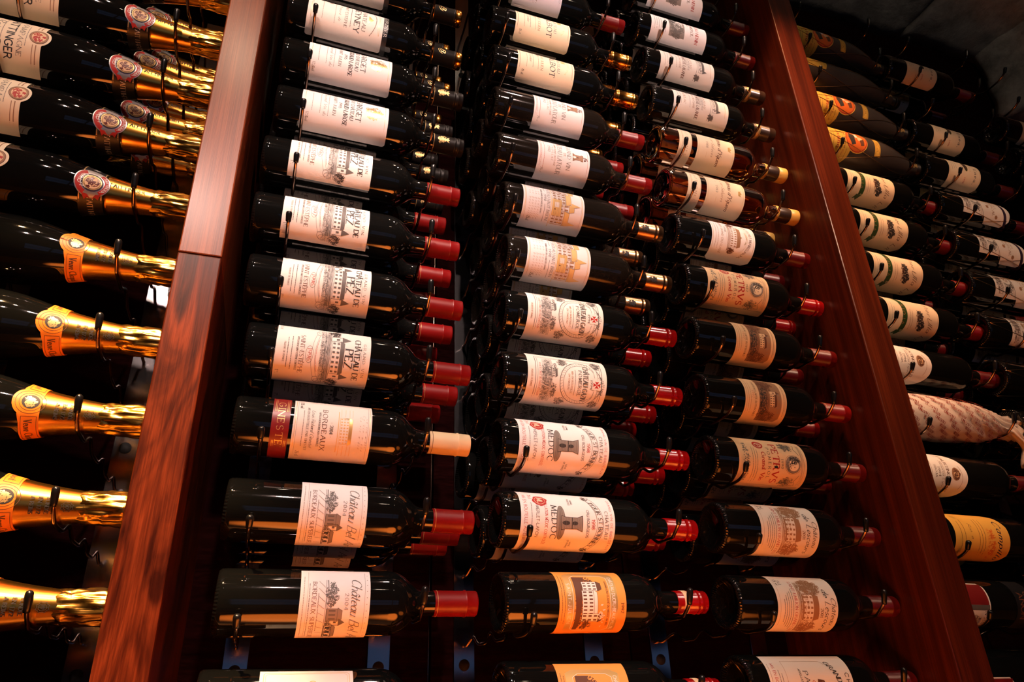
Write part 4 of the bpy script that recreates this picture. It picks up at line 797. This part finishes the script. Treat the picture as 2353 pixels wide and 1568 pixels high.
B('A', 8, 'cream', 'ginestet', .046, .002, -12, 'cream-capped bottle with dark red band and BORDEAUX label', group=gA, layers=0)
B('A', 9, 'red', 'belair', .089, .006, -20, 'upper of two bottles with small farmhouse sketch and script label', group=gA)
B('A', 10, 'red', 'belair', .098, .010, -24, 'lower of two bottles with small farmhouse sketch and script label', group=gA, layers=0, tilt=.005)
B('A', 11, 'red', 'chat', .065, .004, -20, 'brightly lit bottle with gilt lettering at the bottom edge beside the glossy upright', group=gA, layers=0)
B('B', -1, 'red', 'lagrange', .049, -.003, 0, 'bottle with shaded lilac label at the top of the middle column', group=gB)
B('B', 0, 'gold', 'talbot', .046, .001, 6, 'upper of two gold-capped bottles with cream labels reading LBOT', group=gB)
B('B', 1, 'gold', 'talbot', .046, .002, 6, 'lower, brightly lit gold-capped bottle with cream label reading LBOT', group=gB)
B('B', 2, 'red', 'latour', .072, .002, 6, 'upper dusty bottle with tower and lion label', glass='glass_dusty', group=gB)
B('B', 3, 'red', 'latour', .074, .004, -6, 'lower dusty bottle with tower and lion label dated 1990', glass='glass_dusty', group=gB)
B('B', 4, 'bronze', 'hautbrion', .043, .013, -8, 'upper of two bronze-capped bottles with golden chateau drawing', glass='glass_dusty', group=gB)
B('B', 5, 'bronze', 'hautbrion', .045, .014, -14, 'lower of two bronze-capped bottles with golden chateau drawing', glass='glass_dusty', group=gB)
B('B', 6, 'bright', 'gazin', .041, .007, -12, 'upper of two bottles with red cross and wreath label', group=gB)
B('B', 7, 'bright', 'gazin', .036, .001, -20, 'lower of two bottles with red cross and wreath label', group=gB)
B('B', 8, 'bright', 'bonnet', .019, -.004, -10, 'upper of two bottles with white tower label and red wax seal print', group=gB)
B('B', 9, 'bright', 'bonnet', .017, -.007, -12, 'lower of two bottles with white tower label and red wax seal print', group=gB, layers=1)
B('B', 10, 'redtag', 'ducru', .063, -.007, -8, 'bottle with orange mansion label fully in view', group=gB, layers=0, tilt=0)
B('B', 11, 'redtag', 'ducru', .056, -.006, -26, 'bottle with orange mansion label cut by the bottom picture edge', group=gB, layers=0)
B('C', -2, 'dred', 'nenin', .029, -.002, 8, 'upper of two bottles with grey tree photograph label', group=gC)
B('C', -1, 'dred', 'nenin', .020, -.008, 6, 'lower of two bottles with grey tree photograph label', group=gC)
B('C', 0, 'brown', 'lalande', .027, -.005, 6, 'upper of two bottles with LALANDE lettering and turreted roof', group=gC)
B('C', 1, 'brown', 'lalande', .041, -.003, 6, 'lower of two bottles with LALANDE lettering and turreted roof', group=gC)
B('C', 2, 'yquem', 'yquem88', .037, .001, -8, 'upper amber sweet-wine bottle of clear glass with cream script label', glass='glass_amber', group=gC, tilt=.03)
B('C', 3, 'yquem', 'yquem83', .039, .004, -10, 'lower amber sweet-wine bottle of clear glass with cream script label', glass='glass_amber', group=gC, tilt=.03)
B('C', 4, 'dred', 'margaux', .070, .002, -10, 'bottle with eight-sided white label and columned mansion below the amber bottles', group=gC)
B('C', 5, 'bright', 'petrus82', .043, .005, -12, 'bottle with red PETRVS lettering above the sepia landscape labels', group=gC)
B('C', 6, 'dred', 'lafite', .078, .004, -8, 'upper of two bottles with small sepia landscape labels', group=gC)
B('C', 7, 'red', 'lafite', .074, .004, -10, 'lower of two bottles with small sepia landscape labels', group=gC)
B('C', 8, 'dred', 'petrus90', .041, .003, -14, 'bottle with torn tan label and red PETRVS lettering', group=gC)
B('C', 9, 'dred', 'lescours', .057, -.002, -10, 'upper of two bottles with pink house drawing dated 2001', group=gC, layers=1)
B('C', 10, 'dred', 'lescours', .061, 0, -16, 'lower of two bottles with pink house drawing dated 2001', group=gC, layers=0)
B('C', 11, 'dred', 'puy', .026, -.003, -22, 'bottle with GRAND-PU lettering and prancing beast at the bottom edge', group=gC, layers=0)
# right-hand bays
gE, gG = 'bottles in the column right of the dark upright', 'bottles in the far right column'
def net(b, prof, x0, x1, n, tw):
    """golden wire netting round a bottle"""
    v, f = [], []
    for s in (-1, 1):
        for k in range(n):
            pts = []
            for j in range(15):
                u = x0 + (x1 - x0) * j / 14; r = rad_at(prof, u) + .0009; a = 2*math.pi*k/n + s * tw * j / 14; pts.append((u, -r*math.cos(a), r*math.sin(a)))
            me = tube('wire', pts, .00045, 'wire', 4); o = len(v); v += [tuple(q.co) for q in me.vertices]; f += [tuple(o + i for i in p.vertices) for p in me.polygons]; bpy.data.meshes.remove(me)
    return mesh('wire_net', v, f, 'wire')
NETF = net(None, PF, .0, .245, 4, 1.6); NETB = net(None, PB, .0, .29, 4, 1.5)
for k, (row, th, lb) in enumerate(((-2, 0, 'topmost grey frosted bottle with yellow portrait label, half in shade'), (-1, 70, 'grey frosted bottle with its yellow label turned upward'), (0, 0, 'third grey frosted bottle from the top, orange portrait disc lit'), (1, -6, 'lowest grey frosted bottle with yellow portrait label'))):
    b = B('E', row, 'black', 'faustino', -.004, 0, th, lb, glass='glass_frosted', kind='f', group=gE, tilt=.025, dz=.0026); obj('wire_net', NETF, b)
for row, lb in ((2, 'topmost of four bottles with cream label and green ribbon'), (3, 'second from top of four bottles with cream label and green ribbon'), (4, 'third from top of four bottles with cream label and green ribbon'), (5, 'lowest of four bottles with cream label and green ribbon')):
    B('E', row, 'waxred', 'villa', .027, 0, -12 - 3*row, lb, group=gE)
B('E', 6, 'dred', 'autor', .0, -.009, -14, 'bottle with round-topped white label above the paper-wrapped bottle', group=gE)
B('E', 8, 'dred', 'autor', .0, -.009, -18, 'bottle with round-topped white label below the paper-wrapped bottle', group=gE)
B('E', 9, 'black', 'campillo', .023, 0, -16, 'bottle with orange-yellow label and dark script name', group=gE)
B('E', 10, 'black', 'cerro', .0, -.024, -10, 'dark bottle with white-edged red label half hidden by the dark upright', group=gE)
B('E', 11, 'black', 'cerro', .0, -.024, -60, 'lowest dim bottle right of the dark upright, cut by the bottom edge', group=gE)
for row, d, u, th, lb in ((-2, 'enea', .050, 4, 'topmost bottle with pale round-topped label under the stone vault'), (0, 'enea', .055, 2, 'middle one of three bottles with pale round-topped black-script labels'), (1, 'enea', .060, -4, 'lowest of three bottles with pale round-topped black-script labels'), (2, 'riscal', .060, 20, 'upper wire-netted bottle with diagonal dark ribbon label'), (3, 'riscal', .062, 18, 'second wire-netted bottle with diagonal dark ribbon label'), (4, 'riscal', .061, 12, 'third wire-netted bottle, label running off the right edge'), (5, 'riscal', .060, -4, 'lowest wire-netted bottle with a strip of label at the right edge')):
    b = B('G', row, 'dred', d, u, 0, th, lb, group=gG, layers=1)
    if d == 'riscal': obj('wire_net', NETB, b)
for row, lb in ((6, 'dark wire-netted bottle without visible label at the right edge'), (7, 'dark bottle behind the neck of the paper-wrapped bottle')):
    b = B('G', row, 'dred', None, 0, 0, 0, lb, group=gG, layers=1); obj('wire_net', NETB, b)
B('H', -1, 'dred', 'enea', .05, 0, 0, 'bottle with a corner of pale label at the far upper right', group=gG, layers=0)
B('H', 0, 'dred', 'enea', .05, 0, 0, 'dark bottle below the corner of pale label at the far right', group=gG, layers=0)

# champagne
def foil_mesh(name, x0, x1, off, mat):
    xs = [x0 + (x1 - x0) * k / 14 for k in range(15)]; return lathe(name, [(x0, rad_at(PC, x0) - .0003)] + [(x, rad_at(PC, x) + off) for x in xs] + [(x1, rad_at(PC, x1) - .001)], mat, 40, False)
def crinkle():
    r = random.Random(5); v, f = [], []; seg = 72; prof = [(.268, .0176), (.272, .0182), (.276, .0180), (.279, .0176), (.284, .0184), (.289, .0182), (.293, .0190), (.298, .0188), (.304, .0192), (.310, .0190), (.316, .0186), (.3185, .0165), (.3185, .006)]
    ph = [r.uniform(0, 6.28) for _ in range(6)]
    for i, (x, q) in enumerate(prof):
        for k in range(seg):
            a = 2*math.pi*k/seg; wv = (math.sin(9*a + ph[0] + i*.5) * .5 + math.sin(16*a + ph[1] - i*.4) * .4 + math.sin(5*a + ph[2] + i*1.3) * .45) * (.0012 if 0 < i < 10 else .0003)
            v.append((x + math.sin(7*a + i) * (.0022 if i < 2 else .0008), -(q + wv) * math.cos(a), (q + wv) * math.sin(a)))
    for i in range(len(prof) - 1):
        for k in range(seg): a, b = i*seg + k, i*seg + (k+1) % seg; f.append((a, b, b + seg, a + seg))
    f.append(tuple(range((len(prof)-1)*seg, len(prof)*seg)))
    return mesh('crown_foil', v, f, 'foil_crinkle')
CRK = crinkle(); FT = foil_mesh('neck_foil', .212, .280, .0004, 'foil_gold'); FV = foil_mesh('neck_foil', .205, .280, .0004, 'foil_gold')
def ring_part(nm, x0, x1, mat, off=.0006): return lathe(nm, [(x0, rad_at(PC, x0)), (x0 + .0002, rad_at(PC, x0) + off), ((x0+x1)/2, rad_at(PC, (x0+x1)/2) + off), (x1 - .0002, rad_at(PC, x1) + off), (x1, rad_at(PC, x1))], mat, 40, False)
def canvas_parts(nm, paper, outline, cv, u0, rref, off=.0008):
    return nm, sheet(nm, outline, paper, PC, u0, off, rref, 2.0, 4.0), [(('lettering' if m.startswith('ink') else 'gilt_print'), wrap('print', t, m, PC, u0, off + .0001, rref)) for i, (m, t) in enumerate(cv.tris.items())]
def T_parts():
    out = []
    c = Canvas(120, 84); c.line([(-58, 76), (-14, 76)], 1.2, 'ink_tan'); c.line([(14, 76), (58, 76)], 1.2, 'ink_tan'); c.line([(54, 0), (54, 72), (14, 72)], .9, 'ink_tan'); c.line([(-54, 0), (-54, 72), (-14, 72)], .9, 'ink_tan')
    c.text('TAITTINGER', 40, 9, 78, style='sans', wt=1.15); c.text('CHAMPAGNE', 54, 6, 66, col='ink_grey', wt=.7); c.text('Reims', 24, 9, 34, x=-6, style='script', col='ink_grey'); c.dashes(34, 60, 1.6, col='ink_light'); c.dashes(63, 36, 1.4, col='ink_light'); c.text('BRUT', 16, 5, 24, x=10, col='ink_grey')
    c.disc(0, 77, 11, 11, 'ink_tan'); c.disc(0, 77, 8.5, 8.5, 'paper_tan'); c.scrib(0, 77, 7, 7, 26, 1.2, 'ink_red', 3); c.ring(0, 77, 11, 11, .6, 'ink_brown')
    o = [(-60, 0), (60, 0), (60, 82), (14, 82)] + [(13.5*math.cos(math.radians(a)), 78 + 13.5*math.sin(math.radians(a))) for a in range(20, 165, 12)] + [(-14, 82), (-60, 82)]
    out.append((canvas_parts('label', 'paper_cream', o, c, .018, RC, .0004), 0))
    b = Canvas(176, 27); b.line([(-88, 1.2), (88, 1.2)], 1.1, 'gold_print'); b.line([(-88, 25.4), (88, 25.4)], 1.1, 'gold_print')
    for xx in (-44, 44): b.text('TAITTINGER', 10, 6, 44, x=xx, style='sans', col='ink_white')
    out.append((canvas_parts('collar_band', 'paper_black', Canvas.rr(-88, 0, 88, 27, 0), b, .186, .0295, .0006), 0))
    m = Canvas(44, 40); cy = 19
    def arcband(r0, r1, a0, a1, col): m.poly([(r1*math.cos(math.radians(a)), cy + r1*math.sin(math.radians(a))) for a in range(a0, a1+1, 10)] + [(r0*math.cos(math.radians(a)), cy + r0*math.sin(math.radians(a))) for a in range(a1, a0-1, -10)], col)
    for a0, a1 in ((30, 150), (210, 330)):
        arcband(12.6, 19.6, a0, a1, 'silver_print'); arcband(13.4, 18.8, a0, a1, 'ink_red')
    m.disc(0, cy, 12.4, 12.4, 'ink_navy'); m.disc(0, cy, 10.5, 10.5, 'gold_print'); m.disc(0, cy, 8.6, 8.6, 'paper_tan'); m.scrib(0, cy, 7, 7, 26, 1.1, 'cap_darkred', 4); m.ring(0, cy, 9, 9, .5, 'ink_brown')
    m.text('BRUT', 3.0, 4.6, 18, style='sans', col='ink_white', bend=5); m.text('TAITTINGER', 34, 3.6, 24, style='sans', col='ink_white', bend=-6)
    m.poly([(15, 30), (23, 27), (20, 24), (22, 20), (16, 24)], 'ink_red'); m.poly([(15, 9), (23, 12), (20, 15), (22, 19), (16, 15)], 'ink_red')
    out.append((canvas_parts('medallion', 'silver_print', [(20*math.cos(math.radians(a)), cy + 20*math.sin(math.radians(a))) for a in range(0, 360, 15)], m, .181, .0295, .0010), -6))
    t = Canvas(20, 60); t.text('TAITTINGER', 22, 4.6, 42, x=2, style='sans', col='ink', rot=True, wt=1.1)
    out.append((('neck_lettering', None, [('lettering', wrap('print', t.tris['ink'], 'ink', PC, .217, .0013, .021))]), 2))
    return out, FT
def V_parts():
    out = []
    c = Canvas(120, 84); c.frame(3, .6, 'ink_brown'); c.text('VEUVE CLICQUOT', 44, 7, 90, col='ink'); c.text('BRUT', 30, 7, 30, col='ink'); c.text('REIMS', 18, 5, 30, col='ink'); c.dashes(60, 70, 2)
    out.append((canvas_parts('label', 'paper_veuve', Canvas.rr(-60, 0, 60, 84, 4), c, .018, RC, .0004), 0))
    cy = 15; b = Canvas(150, 32)
    top = [(x, 23) for x in (75, 60, 48, 36, 24)]; 
    o = [(-75, 7), (-24, 7), (-15.5, 5)] + [(17*math.cos(math.radians(a)), cy + 17*math.sin(math.radians(a))) for a in range(215, 330, 12)] + [(15.5, 5), (24, 7), (75, 7), (75, 25), (14, 25)] + [(-14, 25), (-75, 25)]
    for rr_, wd in ((14, .5), (10.6, .5)): b.ring(0, cy, rr_, rr_, wd, 'ink_brown')
    b.disc(0, cy, 8.4, 8.4, 'ink'); b.scrib(0, cy, 6, 5.6, 46, .8, 'gold_print', 3); b.scrib(0, cy, 4, 3.6, 26, .9, 'gold_print', 8)
    for s in (-1, 1): b.line([(s*17, 9), (s*60, 9), (s*60, 23), (s*17, 23)], .5, 'ink_brown', True)
    b.text('Veuve Clicquot', 12, 7, 38, x=40, style='serif', col='ink_brown'); b.text('Clicquot', 12, 7, 38, x=-40, style='serif', col='ink_brown')
    out.append((canvas_parts('collar_label', 'paper_veuve', o, b, .186, .0295, .0010), 4))
    t = Canvas(30, 60)
    for y, s in ((8, 'A REIMS'), (15, 'EN 1772'), (22, 'FONDÉE'), (28, 'MAISON')): t.text(s, y, 3.6, 17, x=2, col='ink', wt=1.25)
    st_ = [(2 + (6.4 if k % 2 else 5)*math.cos(k*math.pi/8), 42 + (6.4 if k % 2 else 5)*math.sin(k*math.pi/8)) for k in range(16)]; t.line(st_, .4, 'ink', True); t.ring(2, 42, 3.6, 3.6, .4, 'ink'); t.text('VCP', 40.6, 3, 5, x=2, style='sans'); t.line([(2, 38), (2, 47)], .4, 'ink')
    for k in range(22): t.disc(-32 + k*3, 57, .35, .35, 'ink')
    out.append((('neck_lettering', None, [('lettering', wrap('print', t.tris['ink'], 'ink', PC, .216, .0013, .022))]), -6))
    return out, FV
TP, VP = T_parts(), V_parts()
FRONT_C = []
for row in range(1, 11):
    tai = row <= 5; parts, foil = TP if tai else VP
    od = ['', 'topmost', 'second', 'third', 'fourth', 'lowest'][row] if tai else ['topmost', 'second', 'third', 'fourth', 'lowest'][row - 6]
    lb = ('%s champagne bottle with red BRUT medallion and golden neck' if tai else '%s champagne bottle with orange collar and golden neck') % od
    b = make_bottle('D', row, 'c', 'glass', 'none', None, 0, 0, lb, 0, .02, .001, 'champagne bottles beside the glossy upright')
    obj('neck_foil', foil, b); obj('crown_foil', CRK, b, rot=(row * 1.1, 0, 0)); roll = {1: -4, 2: 2, 3: 0, 4: 2, 5: -2, 6: 8, 7: -6, 8: 2, 9: -2, 10: 4}[row]
    for (nm, me, pr), th in parts:
        lo = obj(nm, me, b, rot=(math.radians(-th - roll), 0, 0)) if me else obj(nm, pr[0][1], b, rot=(math.radians(-th - roll), 0, 0))
        if me:
            for pn, pme in pr: obj(pn, pme, lo)
    FRONT.append((b, lb, 2 if row <= 3 else 0, 'c'))

# paper-wrapped bottle
wr = obj('wrapped_bottle', None, None, (COLX['E'], 0, zrow(7) + .0045), (0, .02, 0), label='bottle wrapped in printed tissue paper twisted at the neck', cat='bottle', group=gE)
def wrap_paper():
    r = random.Random(9); seg = 64; v, f = [], []
    prof = smoothed([(-.002, .0395), (.05, .0405), (.10, .0405), (.14, .039), (.18, .0355), (.21, .030), (.235, .0235), (.25, .019), (.27, .0185), (.29, .021), (.302, .018)], 5)
    for i, (x, q) in enumerate(prof):
        for k in range(seg):
            a = 2*math.pi*k/seg; tw = a + x * 9; amp = .0005 + .0030 * max(0, (x - .1) / .2)
            wv = amp * (math.sin(5*tw) + .6*math.sin(11*tw + 1) + .4*math.sin(17*tw + x*60)); v.append((x, -(q + wv) * math.cos(a), (q + wv) * math.sin(a)))
    for i in range(len(prof) - 1):
        for k in range(seg): a, b = i*seg + k, i*seg + (k+1) % seg; f.append((a, b, b + seg, a + seg))
    f.append(tuple(reversed(range(seg)))); f.append(tuple(range((len(prof)-1)*seg, len(prof)*seg)))
    return mesh('tissue_paper', v, f, 'paper_cream')
pm('tissue', (.66, .56, .48), .75); tp = obj('tissue_paper', wrap_paper(), wr); tp.data.materials[0] = MATS['tissue']
cv = Canvas(200, 230)
for k in range(-6, 7):
    for j in range(8):
        s = 'FAUSTINO' if (j + k) % 2 else '- AUTOR -'; x0, y0 = k * 11 + 4, 4 + j * 29 + k * 8
        t = Canvas(10, 10); t.text(s, 0, 4.8, 24, col='ink_wrap', wt=1.1); ca, sa = math.cos(-2.0), math.sin(-2.0)
        for tr in t.tris['ink_wrap']: cv.tri('ink_wrap', *[(x0 + px*ca - py*sa, y0 + px*sa + py*ca) for px, py in tr[:3]])
PW = [(-.002, .0415), (-.001, .0415), (0, .0415), (.0, .0415), (.05, .0412), (.10, .0425), (.14, .0428), (.18, .0408), (.21, .0362), (.235, .0298), (.25, .0255), (.3, .026)]
obj('lettering', wrap('print', cv.tris['ink_wrap'], 'ink_wrap', PW, 0, -.0004, .0405), tp)
def tail():
    v, f = [], []; n, m = 14, 40
    for i in range(n):
        t = i / (n - 1); cx, cy, cz = .286 + .034*t, -.008 - .016*t, .004 - .078*t; q = .017 + .022*t*t + .006*math.sin(t*8)
        for k in range(m):
            a = 2*math.pi*k/m; wv = .006 * t * math.sin(7*a + 3*t) + .003*math.sin(13*a); v.append((cx + (q + wv)*math.cos(a), cy + (q*.55 + wv)*math.sin(a), cz + .006*math.sin(5*a + 4*t)*t))
    for i in range(n - 1):
        for k in range(m): a, b = i*m + k, i*m + (k+1) % m; f.append((a, b, b + m, a + m))
    return mesh('twisted_end', v, f, 'tissue')
obj('twisted_end', tail(), wr)

# ------------------------------------------------------------------ the bottles lying behind
DEPTH = {1: 'directly behind', 2: 'two deep behind'}
rnd = random.Random(3)
for b, lb, layers, kind in FRONT:
    sp = .0895 if kind == 'c' else .0825
    for k in range(1, layers + 1):
        c = copy_tree(b); c.location = b.location + Vector((rnd.uniform(-.006, .008), sp * k, 0)); c.rotation_euler[1] = .02
        words = lb.split(); short = ' '.join(words[:11]).rstrip(','); short = short[:-4] if short.endswith(' and') else short
        c['label'] = 'bottle %s the %s' % (DEPTH[k], short); c['group'] = 'bottles lying behind the front ones'
